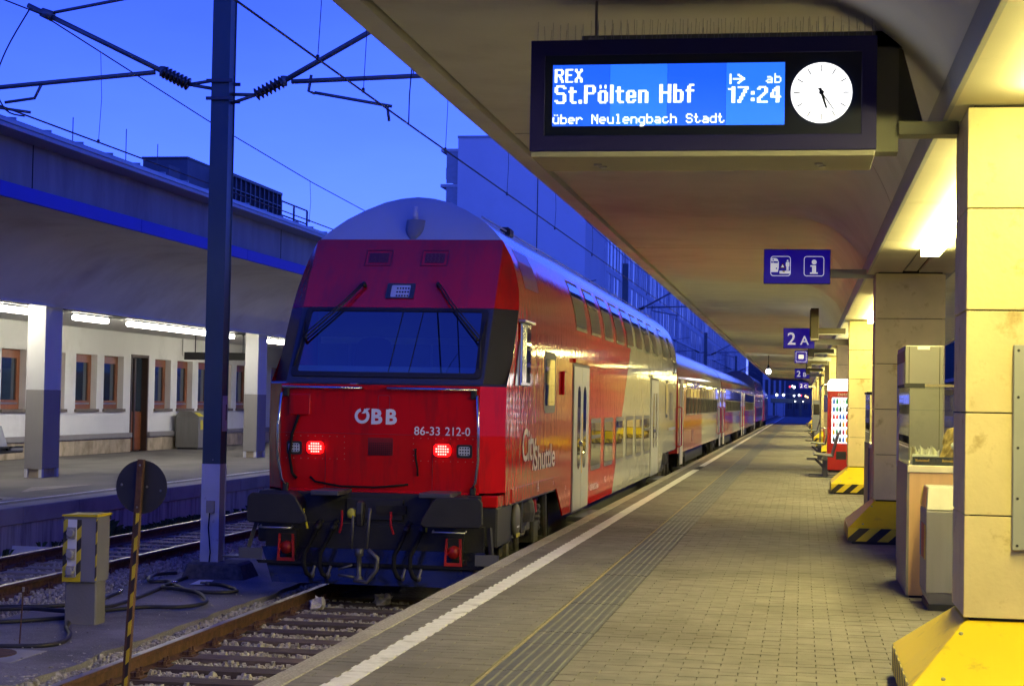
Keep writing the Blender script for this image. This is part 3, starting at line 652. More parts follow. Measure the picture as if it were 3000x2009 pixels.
# --- nose details
def lampbox(x, z, w_, h_, m, name): return MB().prism(rrect(x-w_/2,x+w_/2,z-h_/2,z+h_/2,.02,2), lambda a, b: Nz(a, b, .001), (0,-.016,0)).build(name, m, cab)
for s in (-1, 1):
    tl = lampbox(s*.735-.005, 1.055, .20, .155, mat('tail_housing', (.20,.004,.006), .4), 'tail_light')
    leds = MB()
    for j, n_ in enumerate((4,6,6,4)):
        for i in range(n_):
            leds.lathe(Nz(s*.735-.0+(i-(n_-1)/2)*.0265, 1.055+(1.5-j)*.030, .031), (0,-1,0), [(0,.0105),(.006,.0105),(.010,.005)], 8)
    leds.build('red_leds', 'led_red', tl)
    MB().prism(rrect(s*.735-.098,s*.735+.098,.985,1.125,.05,4), lambda a, b: Nz(a, b, .0172), (0,-.014,0)).build('red_lens', 'led_red_dim', tl)
    h = lampbox(s*.985, 1.048, .175, .15, 'black', 'headlight'); MB().prism(rrect(s*.985-.065,s*.985+.065,1.0,1.10,.02,2), lambda a, b: Nz(a, b, .0175), (0,-.004,0)).build('lens', 'lens_white', h)
    dd = MB()
    for i in range(4):
        for j in range(3): dd.lathe(Nz(s*.985-.045+.03*i, 1.015+.034*j, .0215), (0,-1,0), [(0,.010),(.004,.008)], 8)
    dd.build('reflector_dots', 'lens_dark', h)
    rv = MB()
    for q in range(9):
        for zq in (1.185,.93): rv.lathe(Nz(s*(.40+.085*q), zq, .0), (0,-1,0), [(0,.0055),(.004,.004)], 6)
    for zq in (.99,1.055,1.12): rv.lathe(Nz(s*.40, zq, 0), (0,-1,0), [(0,.0055),(.004,.004)], 6)
    rv.build('rivets', mat('rivet', (.32,.16,.13), .5), cab)
    # grab rails: vertical at the corner, horizontal under the windscreen
    MB().tube([Nz(s*1.12,1.68,.0), Nz(s*1.13,1.66,.06), Nz(s*1.155,1.3,.085), Nz(s*1.155,.95,.085), Nz(s*1.12,.70,.07), Nz(s*1.09,.645,.06), Nz(s*1.08,.64,.0)], .0165, 8).build('grab_rail', 'chrome', cab, smooth=True)
    for zq in (.60,1.69): MB().box(TX+s*1.085-.03, TX+s*1.085+.03, yc(zq)-.05, yc(zq)+.05, zq-.06, zq+.05).build('rail_foot', 'black', cab, bevel=.01)
    xa, xb = (-1.12,-.20) if s < 0 else (.10,1.12)
    MB().tube([Nz(xa,1.735,.0), Nz(xa,1.735,.07), Nz(xb,1.735,.07), Nz(xb,1.735,.0)], .017, 8).build('grab_rail', 'chrome', cab, smooth=True)
MB().box(TX-.36, TX-.28, 19.17, 19.28, 1.655, 1.79).build('rail_clamp', 'steel', cab, bevel=.008)
mg = MB().prism(rrect(-.145,.145,.98,1.18,.01,1), lambda a, b: Nz(a+.02, b, .001), (0,-.004,0)).build('horn_grille', mat('grille_red', (.20,.004,.008), .55), cab)
gg = MB()
for i in range(9): gg.box(TX+.02-.135, TX+.02+.135, yc(1.05)-.012, yc(1.05)-.006, .99+.021*i, .997+.021*i)
for i in range(12): gg.box(TX+.02-.13+.0235*i, TX+.02-.124+.0235*i, yc(1.05)-.012, yc(1.05)-.007, .985, 1.175)
gg.build('grille_bars', mat('grille_bar', (.07,.002,.004), .6), mg)
MB().prism(rrect(-1.05,-.80,1.42,1.66,.015,2), lambda a, b: Nz(a, b, -.05), (0,-.09,0)).build('socket_box', 'nose_red', cab, bevel=.01)
frame_mb = MB(); frame_prism(frame_mb, rrect(-.02,.12,1.50,1.66,.02,2), rrect(-.014,.114,1.506,1.654,.016,2), lambda a, b: Nz(a, b, .001), (0,-.003,0)); frame_mb.build('hatch', mat('red_line2', (.22,.01,.02), .5), cab)
MB().tube([Nz(-.93,1.42,.03), Nz(-1.0,1.2,.05), Nz(-1.03,.95,.05), Nz(-1.0,.76,.05), Nz(-.95,.70,.04)], .017, 8).build('cable', 'rubber', cab, smooth=True)
MB().tube([Nz(.43,1.06,.0), Nz(.43,1.06,.03), Nz(.435,.95,.04), Nz(.455,.84,.04), Nz(.455,.76,.03)], .012, 8).build('cable', 'rubber', cab, smooth=True)
MB().tube([Nz(-.80,.72,.0), Nz(-.74,.67,.03), Nz(-.45,.625,.04), Nz(-.05,.62,.04), Nz(.2,.645,.03), Nz(.34,.66,.0)], .012, 8).build('cable', 'rubber', cab, smooth=True)
MB().box(TX-1.14, TX+1.15, yc(.58)-.02, yc(.58)+.05, .555, .585).build('nose_lip', 'nose_red', cab, bevel=.008)
for xx in (-.62,.62): MB().box(TX+xx-.0025, TX+xx+.0025, yc(1.)-.006, yc(1.)+.002, .60, 1.20).build('panel_seam', 'red_line', cab)
MB().box(TX-1.14, TX+1.14, yc(1.22)-.003, yc(1.22)+.003, 1.2175, 1.2225).build('panel_seam', 'red_line', cab)
# operator lettering: ring with a slash, two capitals, running number
LU, LV = (1,0,0), Vector((0,.05,1)).normalized()
lg = MB(); R0, R1 = .086, .052; cx_, cz_ = -.198, 1.422
def ringp(a, r): return (cx_+r*math.cos(math.radians(a)), cz_+r*math.sin(math.radians(a)))
angs = [74-(360-30)*k/40 for k in range(41)]
rows = [[Nz(*ringp(a, R0), .006), Nz(*ringp(a, R1), .006)] for a in angs]; lg.grid(rows)
lg.add([Nz(x, z, .007) for x, z in ((cx_-.008,cz_+.028),(cx_+.026,cz_+.028),(cx_+.092,cz_+.085),(cx_+.046,cz_+.085))], [(0,1,2,3)])
lg.build('operator_logo', 'lettering', cab)
text('operator_letter', 'B', 'lettering', cab, Nz(-.098,1.34,.006), (1,0,0), LV, .165, bold=.04, width=.128)
text('operator_letter', 'B', 'lettering', cab, Nz(.070,1.34,.006), (1,0,0), LV, .165, bold=.04, width=.128)
text('running_number', '86-33', 'lettering', cab, Nz(.405,1.222,.006), (1,0,0), LV, .096, bold=.004, width=.295)
text('running_number', '212-0', 'lettering', cab, Nz(.760,1.222,.006), (1,0,0), LV, .096, bold=.004, width=.285)
# --- buffer beam, buffers, coupler, hoses, steps, plough
bb = MB().box(TX-1.20, TX+1.20, 19.05, 19.6, .18, .56).build('buffer_beam', 'under_grey', cab, bevel=.01)
MB().box(TX-1.38, TX-1.05, 19.1, 20.1, -.02, .56).build('corner_skirt', 'buffer_grey', cab, bevel=.02)
MB().box(TX+1.05, TX+1.38, 19.1, 20.1, -.02, .43).build('corner_skirt', 'buffer_grey', cab, bevel=.02)
MB().prism([(19.1,.43),(19.1,.56),(20.1,.56),(20.1,.43)], lambda a, b: (TX+1.05, a, b), (.33,0,0)).build('corner_skirt', 'livery_cab', cab, bevel=.01)
for s in (-1, 1):
    xb = TX+s*.97
    pl = [(-.345,.15),(-.345,.0),(-.30,-.17),(.20,-.19),(.29,-.16),(.305,.05),(.24,.17),(-.28,.185)]
    pl = [(-.30,.165),(-.345,.12),(-.355,-.12),(-.33,-.16),(.27,-.17),(.335,-.14),(.33,-.09),(.205,.12),(.15,.165)]
    if s > 0: pl = [(-a, b) for a, b in reversed(pl)]
    bu = MB().prism(pl, lambda a, b: (xb+a, 18.50, .40+b), (0,.045,0)).build('buffer', 'buffer_grey', cab, bevel=.012)
    MB().lathe((xb, 18.545, .40), (0,1,0), [(0,.11),(.22,.11),(.23,.16),(.52,.17)], 20).build('buffer_shank', 'under_grey', bu, smooth=True)
    MB().box(xb-s*.36-.02, xb-s*.36+.30 if s < 0 else xb-.02, 18.6, 19.2, .545, .60).build('buffer_tread', 'steel_dark', bu, bevel=.01)
    MB().tube([(xb-.19,18.53,.205),(xb-.19,18.46,.19),(xb+.17,18.46,.19),(xb+.17,18.53,.205)], .011, 6).build('grab_handle', 'steel', bu, smooth=True)
    hk = MB(); frame_prism(hk, [(-.10,-.20),(.10,-.20),(.085,.10),(-.085,.10)], [(-.075,-.165),(.075,-.165),(.062,.10),(-.062,.10)], lambda a, b: (TX+s*.98+a-.03*s, 18.78, b-.0), (0,.03,0)); hko = hk.build('spare_coupling', 'hook_red', cab)
    MB().lathe((TX+s*.98-.03*s, 18.80, -.05), (0,1,0), [(0,.07),(.08,.07)], 14).build('coupling_pin', 'hook_red', hko, smooth=True)
    MB().box(TX+s*.98-.03*s-.085, TX+s*.98-.03*s+.085, 18.9, 19.2, -.2, .14).build('coupling_bracket', 'under_grey', hko)
    # steps outside the buffers
    x0 = TX+s*1.33
    st = MB().tube([(x0-s*.0,18.9,.22),(x0+s*.06,18.75,-.13)], .03, 4).build('step_hanger', 'buffer_grey', cab)
    MB().prism([(0,0),(.30,0),(.30,.02),(0,.02)], lambda a, b: (x0-s*.02 if s > 0 else x0-.3, 18.62+a, -.17+b), (.32,0,0)).build('step', 'steel_dark', cab, bevel=.004)
    MB().box(x0-.10, x0+.16, 18.60, 18.62, -.17, -.05).build('step_plate', mat('step_metal', (.16,.16,.15), .45, .6), cab)
    # air hoses and their cocks
    for q, hx in enumerate((.42,.60)):
        hxs = TX+s*hx-.06
        MB().tube([(hxs+.03,18.98,.20),(hxs,18.82,.05),(hxs-.05,18.70,-.10),(hxs-.045,18.66,-.22),(hxs+.0,18.64,-.32),(hxs+.05,18.66,-.35)], .027, 8).build('air_hose', 'rubber', cab, smooth=True)
        MB().lathe((hxs+.05,18.66,-.36), (.3,-.2,1), [(0,.026),(.05,.026),(.06,.016),(.14,.014)], 8).build('hose_coupling', 'steel_dark', cab, smooth=True)
        MB().lathe((hxs+.03,19.0,.20), (-.2,-1,-.7), [(-.06,.035),(.03,.035),(.06,.042),(.10,.03)], 10).build('hose_cock', 'under_grey', cab, smooth=True)
    MB().tube([(TX+s*.68-.06,18.9,.16),(TX+s*.69-.06,18.88,.24),(TX+s*.72-.06,18.88,.28),(TX+s*.72-.06,18.88,.38)], .012, 6).build('cock_handle', 'lever_yellow', cab)
    MB().tube([(TX+s*.31-.06,18.9,.12),(TX+s*.28-.06,18.88,.22),(TX+s*.28-.06,18.88,.37)], .013, 6).build('cock_handle', 'lever_red', cab)
# coupler hook with screw coupling
MB().box(TX-.33, TX+.33, 19.02, 19.06, .26, .50).build('coupler_plate', 'under_grey', cab, bevel=.01)
MB().box(TX+.02, TX+.36, 19.0, 19.04, .33, .43).build('coupler_pocket', 'gap', cab)
hk = MB().prism([(-.05,.22),(.05,.22),(.07,.34),(.10,.44),(.04,.50),(-.06,.48),(-.08,.36)], lambda a, b: (TX-.10, 18.62+a, b), (.08,0,0)).build('coupler_hook', 'under_grey', cab, bevel=.015)
MB().lathe((TX-.15,18.6,.36), (-.2,-1,.1), [(0,.055),(.02,.055),(.03,.03)], 16).build('hook_cover', 'lever_yellow', hk, smooth=True)
scw = MB().tube([(TX-.13,18.6,.42),(TX-.13,18.57,.3),(TX-.14,18.56,-.02)], .017, 6).tube([(TX+.05,18.6,.42),(TX+.05,18.57,.3),(TX+.03,18.56,-.02)], .017, 6).lathe((TX-.05,18.56,-.02), (0,0,-1), [(0,.05),(.08,.05),(.09,.028),(.30,.028),(.31,.05),(.36,.05)], 10)
scw.tube([(TX+.05,18.56,-.03),(TX+.16,18.55,-.12),(TX+.15,18.54,-.25),(TX+.05,18.53,-.38),(TX-.10,18.53,-.36)], .026, 6).tube([(TX-.28,18.55,-.25),(TX-.12,18.55,-.20)], .013, 5).tube([(TX-.28,18.55,-.31),(TX-.1,18.55,-.33)], .016, 6)
scw.build('screw_coupling', 'steel_dark', cab, smooth=True)
pl = MB().prism([(-1.28,-.06),(1.28,-.06),(1.08,-.43),(-1.08,-.43)], lambda a, b: (TX+a, 18.95-.25*max(0, (-.06-b))/.4, b), (0,.04,0)).build('snow_plough', 'plough', cab)
MB().prism([(-1.30,-.20),(1.30,-.20),(1.27,-.235),(-1.27,-.235)], lambda a, b: (TX+a, 18.82, b), (0,-.012,0)).build('plough_fold', 'plough', cab)
MB().box(TX-1.25, TX+1.25, 19.0, 19.1, -.10, .22).build('plough_bracket', 'under_grey', cab)
# --- side: cab door window, slim window, doors, windows of both decks
def window(parent, y0, y1, z0, z1, P=PROF, fm='frame_rubber', pm='pane_dark', fw=.055, r=.09, off=.004, name='window'):
    f = patch(MB(), y0, y1, z0, z1, off, r, P=P).build(name, fm, parent, smooth=True)
    patch(MB(), y0+fw, y1-fw, z0+fw, z1-fw, off+.004, max(.02, r-fw*.6), P=P).build('pane', pm, f, smooth=True)
    return f
cw = MB().box(TX+1.392, TX+1.425, 20.33, 21.05, 1.80, 2.55).build('cab_side_window', 'chrome', cab, bevel=.012)
MB().box(TX+1.426, TX+1.430, 20.70, 21.0, 1.84, 2.50).build('pane', 'pane_dark', cw)
MB().box(TX+1.426, TX+1.432, 20.37, 20.66, 1.84, 2.50).build('mirror_panel', 'chrome', cw)
MB().box(TX+1.38, TX+1.47, 20.28, 21.12, 2.55, 2.585).build('rain_gutter', 'steel', cw, bevel=.008)
MB().prism([(20.02,1.80),(20.30,1.80),(20.30,2.34)], lambda a, b: (TX+1.392, a, b), (.012,0,0)).build('corner_glass', 'mask_grey', cab)
window(cab, 22.40, 23.46, 1.47, 2.28, fw=.10, r=.12, name='slim_window')
hp = MB(); patch(hp, 20.95, 22.1, 3.0, 3.48, .003).build('roof_vent_panel', mat('vent_red', (.22,.003,.004), .35, coat=.3), cab)
MB().box(TX+1.391, TX+1.43, 24.1, 24.35, 1.72, 2.05).build('intercom_box', 'livery_cab', cab, bevel=.01)
for y0, y1, m in ((25.33,27.17,'door_grey'), (38.68,40.62,'door_grey')):
    fr = MB().box(TX+1.385, TX+1.396, y0-.05, y1+.05, .0, 2.19).build('door_surround', 'frame_rubber', cab)
    for q in (0, 1):
        a = y0+(y1-y0)*.5*q+.012; b = y0+(y1-y0)*.5*(q+1)-.012
        dl = MB().box(TX+1.397, TX+1.410, a, b, .02, 2.15).build('door', m, cab, bevel=.006)
        c_ = (a+b)/2 + (.12 if q == 0 else -.12)
        MB().prism(rrect(c_-.17,c_+.17,.62,1.86,.16,5), lambda p, z: (TX+1.411, p, z), (.003,0,0)).build('door_pane', 'pane_dark', dl)
        MB().lathe((TX+1.41, (y0+y1)/2+(.1 if q else -.1), 1.0-.16*q), (1,0,0), [(0,.045),(.02,.045),(.03,.03)], 12).build('door_button', 'chrome', dl)
    MB().box(TX+1.30, TX+1.58, y0+.1, y1+.15, -.13, -.06).build('door_step', 'steel_dark', cab, bevel=.01)
    MB().box(TX+1.391, TX+1.44, y0-.08, y1+.08, 2.20, 2.26).build('door_header', 'livery_cab', cab)
MB().box(TX+1.411, TX+1.413, 26.27, 26.34, .55, 1.45).build('door_sticker', mat('sticker_yellow', (.75,.5,.05), .5), cab)
for k in range(6):
    y0 = 27.56+1.885*k; w_ = window(cab, y0, y0+1.42, .535, 1.365, r=.08, fw=.075)
    if k in (0, 5): MB().box(TX+1.398, TX+1.404, y0+.07, y0+1.35, 1.04, 1.10).build('window_bar', 'frame_rubber', w_)
for k in range(8):
    y0 = 25.57+1.915*k-(.0 if k < 7 else -.1); w_ = window(cab, y0, y0+1.36, 2.69, 3.44, r=.07, fw=.05)
    if k in (1, 6): patch(MB(), y0+.05, y0+1.31, 3.13, 3.17, .012).build('window_bar', 'frame_rubber', w_, smooth=True)
window(cab, 42.0, 43.2, 2.69, 3.44, r=.07, fw=.05); window(cab, 44.3, 45.0, 2.75, 3.3, r=.05); window(cab, 45.2, 45.9, 2.40, 2.75, r=.05)
window(cab, 42.9, 43.55, 1.28, 2.2, fw=.08, r=.1, name='slim_window')
lv = MB()
for i in range(14): lv.box(TX+1.391, TX+1.402, 44.4, 45.3, 1.22+.05*i, 1.25+.05*i)
lv.build('louvre', 'frame_rubber', cab)
MB().box(TX+1.391, TX+1.399, 44.15, 46.2, .95, 1.02).build('data_panel', 'lettering_dim', cab)
# lettering on the side: product name, small inscriptions
SU, SV = (0,1,0), (0,0,1)
text('side_lettering', 'City', 'lettering_dim', cab, (TX+1.396, 20.66, .90), SU, SV, .40, bold=.018, width=1.08)
text('side_lettering', 'Shuttle', 'lettering_dim', cab, (TX+1.396, 21.60, .76), SU, SV, .31, bold=.02, width=1.88)
text('side_inscription', 'A-OBB 50 81 86-33 212-0 Bdmpsf', 'lettering', cab, (TX+1.394, 27.5, .22), SU, SV, .10, xs=.62, bold=.005)
text('side_inscription', '15 t', 'lettering', cab, (TX+1.394, 24.55, .38), SU, SV, .07)
text('side_inscription', 'RIC', 'lettering', cab, (TX+1.394, 29.6, .27), SU, SV, .10)
text('side_inscription', 'A', 'lettering', cab, (TX+1.403, 21.9, .48), SU, SV, .13, bold=.02)
text('side_inscription', 'v', 'lettering', cab, (TX+1.403, 23.3, .50), SU, SV, .09, bold=.02)
# round inspection disc on the corner skirt
dc = MB().lathe((TX+1.385, 20.25, .22), (1,0,0), [(0,.20),(.03,.20),(.045,.17)], 28).build('handbrake_wheel', 'frame_rubber', cab, smooth=True)
MB().box(TX+1.43, TX+1.433, 20.13, 20.36, .03, .075).build('wheel_mark', 'lever_yellow', dc); MB().box(TX+1.43, TX+1.433, 20.17, 20.33, .14, .16).build('wheel_mark', 'lettering', dc)
def bogie(parent, y, tag_=None, detail=True):
    mb = MB()
    for dy in (-1.2, 1.2):
        for s in (-1, 1): mb.lathe((TX+s*.72, y+dy, -.09), (s,0,0), [(-.02,.44),(.0,.46),(.03,.47),(.035,.44),(.12,.43),(.125,.15),(.20,.13)], 28)
        mb.tube([(TX-.9,y+dy,-.09),(TX+.9,y+dy,-.09)], .08, 10)
    b = mb.build('wheelset', 'bogie', parent, smooth=True)
    f = MB().prism([(-1.9,.02),(-1.7,.2),(-.7,.2),(-.45,.02),(.45,.02),(.7,.2),(1.7,.2),(1.9,.02),(1.7,-.06),(-1.7,-.06)], lambda a, z: (TX+.98, y+a, z), (.10,0,0))
    f.prism([(-1.9,.02),(-1.7,.2),(-.7,.2),(-.45,.02),(.45,.02),(.7,.2),(1.7,.2),(1.9,.02),(1.7,-.06),(-1.7,-.06)], lambda a, z: (TX-1.08, y+a, z), (.10,0,0))
    if detail:
        for dy in (-1.2, 1.2):
            f.box(TX+1.0, TX+1.2, y+dy-.2, y+dy+.2, -.25, .02)
            for q in (-.33,.33):
                for k in range(5): f.lathe((TX+1.1, y+dy+q, -.12+.07*k), (0,0,1), [(0,.10),(.035,.115),(.07,.10)], 12)
            f.tube([(TX+1.22,y+dy+.45,.38),(TX+1.24,y+dy+.55,-.25)], [.055,.035], 8); f.tube([(TX+1.22,y+dy-.5,.42),(TX+1.24,y+dy-.62,-.2)], [.05,.03], 8)
            f.box(TX+1.12, TX+1.26, y+dy+.48, y+dy+.66, -.34, -.22)
        f.box(TX+.95, TX+1.25, y-.35, y+.35, -.02, .36); f.lathe((TX+1.1,y,.1), (0,0,1), [(0,.25),(.12,.27),(.24,.25),(.32,.2)], 18)
        f.tube([(TX+1.2,y-1.9,.3),(TX+1.25,y-1.2,-.02),(TX+1.25,y-.2,-.05),(TX+1.2,y+.6,.25),(TX+1.15,y+1.6,.3)], .022, 6); f.tube([(TX+1.15,y-1.5,-.3),(TX+1.2,y+1.4,-.32)], .03, 6)
        f.box(TX+1.1,TX+1.3,y-1.75,y-1.55,-.4,.3)
    f.build('bogie_frame', 'bogie', parent)
bogie(cab, 21.95); bogie(cab, 44.0)
MB().box(TX-1.1, TX+1.1, 25, 41, -.35, .38).build('equipment_box', 'under_grey', cab)
MB().tube([(TX+1.24,22.55,.35),(TX+1.25,22.6,.18)], .05, 8).build('damper_label', 'hook_red', cab)

# --- single-deck coaches
P2 = [(1.40,.28),(1.40,1.0),(1.40,1.9),(1.39,2.35),(1.36,2.55),(1.30,2.72),(1.18,2.92),(1.0,3.09),(.75,3.25),(.4,3.37),(0,3.41)]
livery('livery_coach', (.42,.035,.035), (.55,.53,.42), (.22,.22,.22), 11.6, 0., 2.62+.55, .0020)
mat('coach_door', (.62,.60,.48), .4, var=.05)
def coach(y0, label, L=26.2):
    t = thing('passenger_coach', (TX, y0, -.55), label, 'train car', 'single deck coaches behind the driving trailer')
    rows = []
    for k in range(15):
        yy = y0+.12+(L-.24)*k/14; rows.append([(TX+hw(z, P2), yy, z) for _, z in P2][::1]+[(TX-hw(z, P2), yy, z) for _, z in reversed(P2[:-1])])
    mb = MB().grid([r_[::-1] for r_ in rows]); n_ = len(rows[0]); mb.add(rows[0], [tuple(range(n_))]); mb.add(rows[-1], [tuple(range(n_-1,-1,-1))])
    mb.build('body', 'livery_coach', t, smooth=True).modifiers.new('e','EDGE_SPLIT').split_angle = math.radians(40)
    for a in (.9, L-2.3):
        dr = MB().box(TX+1.401, TX+1.415, y0+a, y0+a+1.15, -.05, 2.32).build('door', 'coach_door', t, bevel=.01)
        MB().prism(rrect(y0+a+.3,y0+a+.85,1.0,2.15,.08,3), lambda p, z: (TX+1.416, p, z), (.003,0,0)).build('door_pane', 'pane_coach', dr)
        MB().box(TX+1.2, TX+1.5, y0+a, y0+a+1.15, -.2, -.12).build('door_step', 'steel_dark', t)
        MB().tube([(TX+1.4,y0+a-.25,.45),(TX+1.47,y0+a-.25,.5),(TX+1.47,y0+a-.25,1.5),(TX+1.4,y0+a-.25,1.55)], .02, 6).build('grab_rail', 'lever_red', t)
    nw = 11; p = (L-7.2)/nw
    for k in range(nw):
        a = y0+3.5+p*k
        w_ = window(t, a+.06, a+p-.28, 1.30, 2.34, P=P2, r=.05, fw=.05, pm='pane_coach', fm='frame_rubber')
        MB().box(TX+1.404, TX+1.4125, a+.11, a+p-.33, 1.35, 1.80).build('lowered_half', 'gap', w_); MB().box(TX+1.408, TX+1.416, a+.10, a+p-.33, 1.79, 1.83).build('window_bar', 'frame_rubber', w_)
    MB().box(TX+1.401, TX+1.407, y0+6.2, y0+6.7, .5, .85).build('side_hatch', mat('hatch_dark', (.12,.04,.03), .5), t)
    for yy in (y0+3.6, y0+L-3.6): bogie(t, yy)
    MB().box(TX-1., TX+1., y0+7, y0+L-7, -.25, .2).build('equipment_box', 'under_grey', t)
    MB().box(TX-.7, TX+.7, y0-.12, y0+.12, .3, 2.7).build('gangway', 'rubber', t)
    return t
CY = [47.05, 73.45, 99.85]
coach(CY[0], 'red and cream single-deck coach coupled directly behind the driving trailer')
coach(CY[1], 'second red and cream single-deck coach, two cars behind the driving trailer')
coach(CY[2], 'third single-deck coach, just before the taller dark-roofed car')
# --- far bi-level coach and locomotive
livery('livery_far', (.36,.03,.03), (.42,.40,.34), (.04,.06,.12), 9.0, 0., 3.30+.55, .0020)
t = thing('bilevel_coach', (TX, 126.4, -.55), 'tall bi-level coach with dark domed roof rising above the coach before it', 'train car')
rows = []
for k in range(9):
    yy = 126.5+25.8*k/8; rows.append([(TX+hw(z), yy, z) for _, z in PROF]+[(TX-hw(z), yy, z) for _, z in reversed(PROF[:-1])])
mb = MB().grid([r_[::-1] for r_ in rows]); mb.add(rows[-1], [tuple(range(len(rows[0])-1,-1,-1))]); mb.build('body', 'livery_far', t, smooth=True).modifiers.new('e','EDGE_SPLIT').split_angle = math.radians(40)
MB().add(rows[0], [tuple(range(len(rows[0])))]).build('end_wall', mat('end_dark', (.05,.06,.10), .6), t)
for k in range(7): window(t, 130+2.8*k, 131.7+2.8*k, .75, 1.5); window(t, 130+2.8*k, 131.7+2.8*k, 2.69, 3.40)
bogie(t, 129.5); bogie(t, 149.)
t = thing('locomotive', (TX, 153.0, -.55), 'red electric locomotive at the far end of the train', 'locomotive')
P3 = [(1.45,.3),(1.45,1.0),(1.45,1.9),(1.40,2.4),(1.3,2.75),(1.1,3.1),(.8,3.3),(.4,3.38),(0,3.4)]
rows = []
for yy, k in ((153.0,.86),(153.6,1.),(171.4,1.),(172.2,.86)): rows.append([(TX+hw(z,P3)*k, yy, z) for _, z in P3]+[(TX-hw(z,P3)*k, yy, z) for _, z in reversed(P3[:-1])])
mb = MB().grid([r_[::-1] for r_ in rows]); mb.add(rows[0], [tuple(range(len(rows[0])))]); mb.add(rows[-1], [tuple(range(len(rows[0])-1,-1,-1))]); mb.build('body', mat('loco_red', (.40,.02,.02), .35, coat=.4), t, smooth=True)
MB().box(TX+1.452, TX+1.46, 154.2, 155.2, 1.5, 2.2).build('cab_window', 'pane_coach', t); MB().box(TX+1.452, TX+1.46, 155.6, 156.3, .3, 2.3).build('door', 'coach_door', t)
for k in range(4): MB().box(TX+1.452, TX+1.46, 158+3*k, 160.2+3*k, 1.7, 2.3).build('louvre', 'frame_rubber', t)
bogie(t, 156.5); bogie(t, 168.5)
MB().tube([(TX-.5,157,3.4),(TX,158.2,4.2),(TX+.5,157,3.4)], .03, 5).tube([(TX-.7,158.2,4.3),(TX+.7,158.2,4.3)], .03, 5).build('pantograph', 'steel_dark', t)

# ------------------------------------------------------------------ departure display with clock, hung beside the first column
SY = 10.0
D0, D1, DZ0, DZ1 = -1.588, .397, 3.078, 3.727
dsp = thing('departure_display', ((D0+D1)/2, SY, DZ0), 'large blue hanging departure display reading REX St.Pölten Hbf, with round white clock', 'display')
mat('case_grey', (.20,.20,.16), .5, var=.06, metal=.2); mat('screen_dark', (.004,.008,.03), .3); mat('clock_black', (.01,.02,.03), .5)
emit('screen_blue', (.012,.105,1.), 1.25); emit('screen_blue2', (.02,.16,1.), 1.35); emit('pixel_white', (.92,.97,1.), 1.7); emit('clock_white', (1.,1.,1.), 1.9)
MB().box(D0, D1, SY+.02, SY+.30, DZ0-.0, DZ1).build('case', 'case_grey', dsp, bevel=.006)
fr = MB(); 
fn = lambda a, b: (a, SY+.018, b)
frame_prism(fr, [(D0,DZ0),(D1,DZ0),(D1,DZ1),(D0,DZ1)], [(D0+.085,DZ0+.09),(D1-.085,DZ0+.09),(D1-.085,DZ1-.09),(D0+.085,DZ1-.09)], fn, (0,-.018,0)); fr.build('front_frame', 'sign_blue', dsp, bevel=.003)
MB().box(D0+.084, D1-.084, SY+.006, SY+.017, DZ0+.089, DZ1-.089).build('screen_mask', 'screen_dark', dsp)
MB().box(D0+.01, D1-.01, SY+.0, SY+.62, DZ0-.035, DZ0-.002).build('under_tray', mat('tray', (.38,.36,.28), .5, var=.05), dsp, bevel=.004)
for x in (-1.24,.06):
    for q in (.10,.20): MB().lathe((x+.02*q*10, SY+.2+q, DZ0-.036), (0,0,-1), [(0,.025),(.008,.025),(.012,.018)], 14).build('cable_gland', 'steel', dsp)
SX, SZ = D0+.130, DZ1-.146                    # top left corner of the lit screen
for k in range(4): MB().box(SX+.335*k+.001, SX+.335*(k+1)-.001, SY+.002, SY+.0055, SZ-.357, SZ).build('screen_module', 'screen_blue2' if k in (1,3) else 'screen_blue', dsp)
FONT = {'S':"01110 10001 10000 01110 00001 10001 01110",'t':"01000 01000 11100 01000 01000 01001 00110",'.':"00000 00000 00000 00000 00000 01100 01100",'P':"11110 10001 10001 11110 10000 10000 10000",
 'o':"00000 00000 01110 10001 10001 10001 01110",'ö':"01010 00000 01110 10001 10001 10001 01110",'l':"01100 00100 00100 00100 00100 00100 01110",'e':"00000 00000 01110 10001 11111 10000 01110",'n':"00000 00000 11110 10001 10001 10001 10001",
 'H':"10001 10001 10001 11111 10001 10001 10001",'b':"10000 10000 11110 10001 10001 10001 11110",'f':"00110 01001 01000 11100 01000 01000 01000",'R':"11110 10001 10001 11110 10100 10010 10001",'E':"11111 10000 10000 11110 10000 10000 11111",'X':"10001 10001 01010 00100 01010 10001 10001",
 'ü':"01010 00000 10001 10001 10001 10001 01111",'r':"00000 00000 10110 11001 10000 10000 10000",'N':"10001 11001 10101 10101 10011 10001 10001",'u':"00000 00000 10001 10001 10001 10001 01111",'g':"00000 00000 01111 10001 10001 10001 01111 00001 01110",'a':"00000 00000 01110 00001 01111 10001 01111",
 'c':"00000 00000 01110 10000 10000 10001 01110",'h':"10000 10000 11110 10001 10001 10001 10001",'d':"00001 00001 01111 10001 10001 10001 01111",'1':"00100 01100 00100 00100 00100 00100 01110",'7':"11111 00001 00010 00100 00100 01000 01000",':':"00000 00100 00100 00000 00100 00100 00000",'2':"01110 10001 00001 00110 01000 10000 11111",'4':"00010 00110 01010 10010 11111 00010 00010",' ':"00000 "*7,
 '>':"10000 10000 10000 10000 10000 10000 10000"}
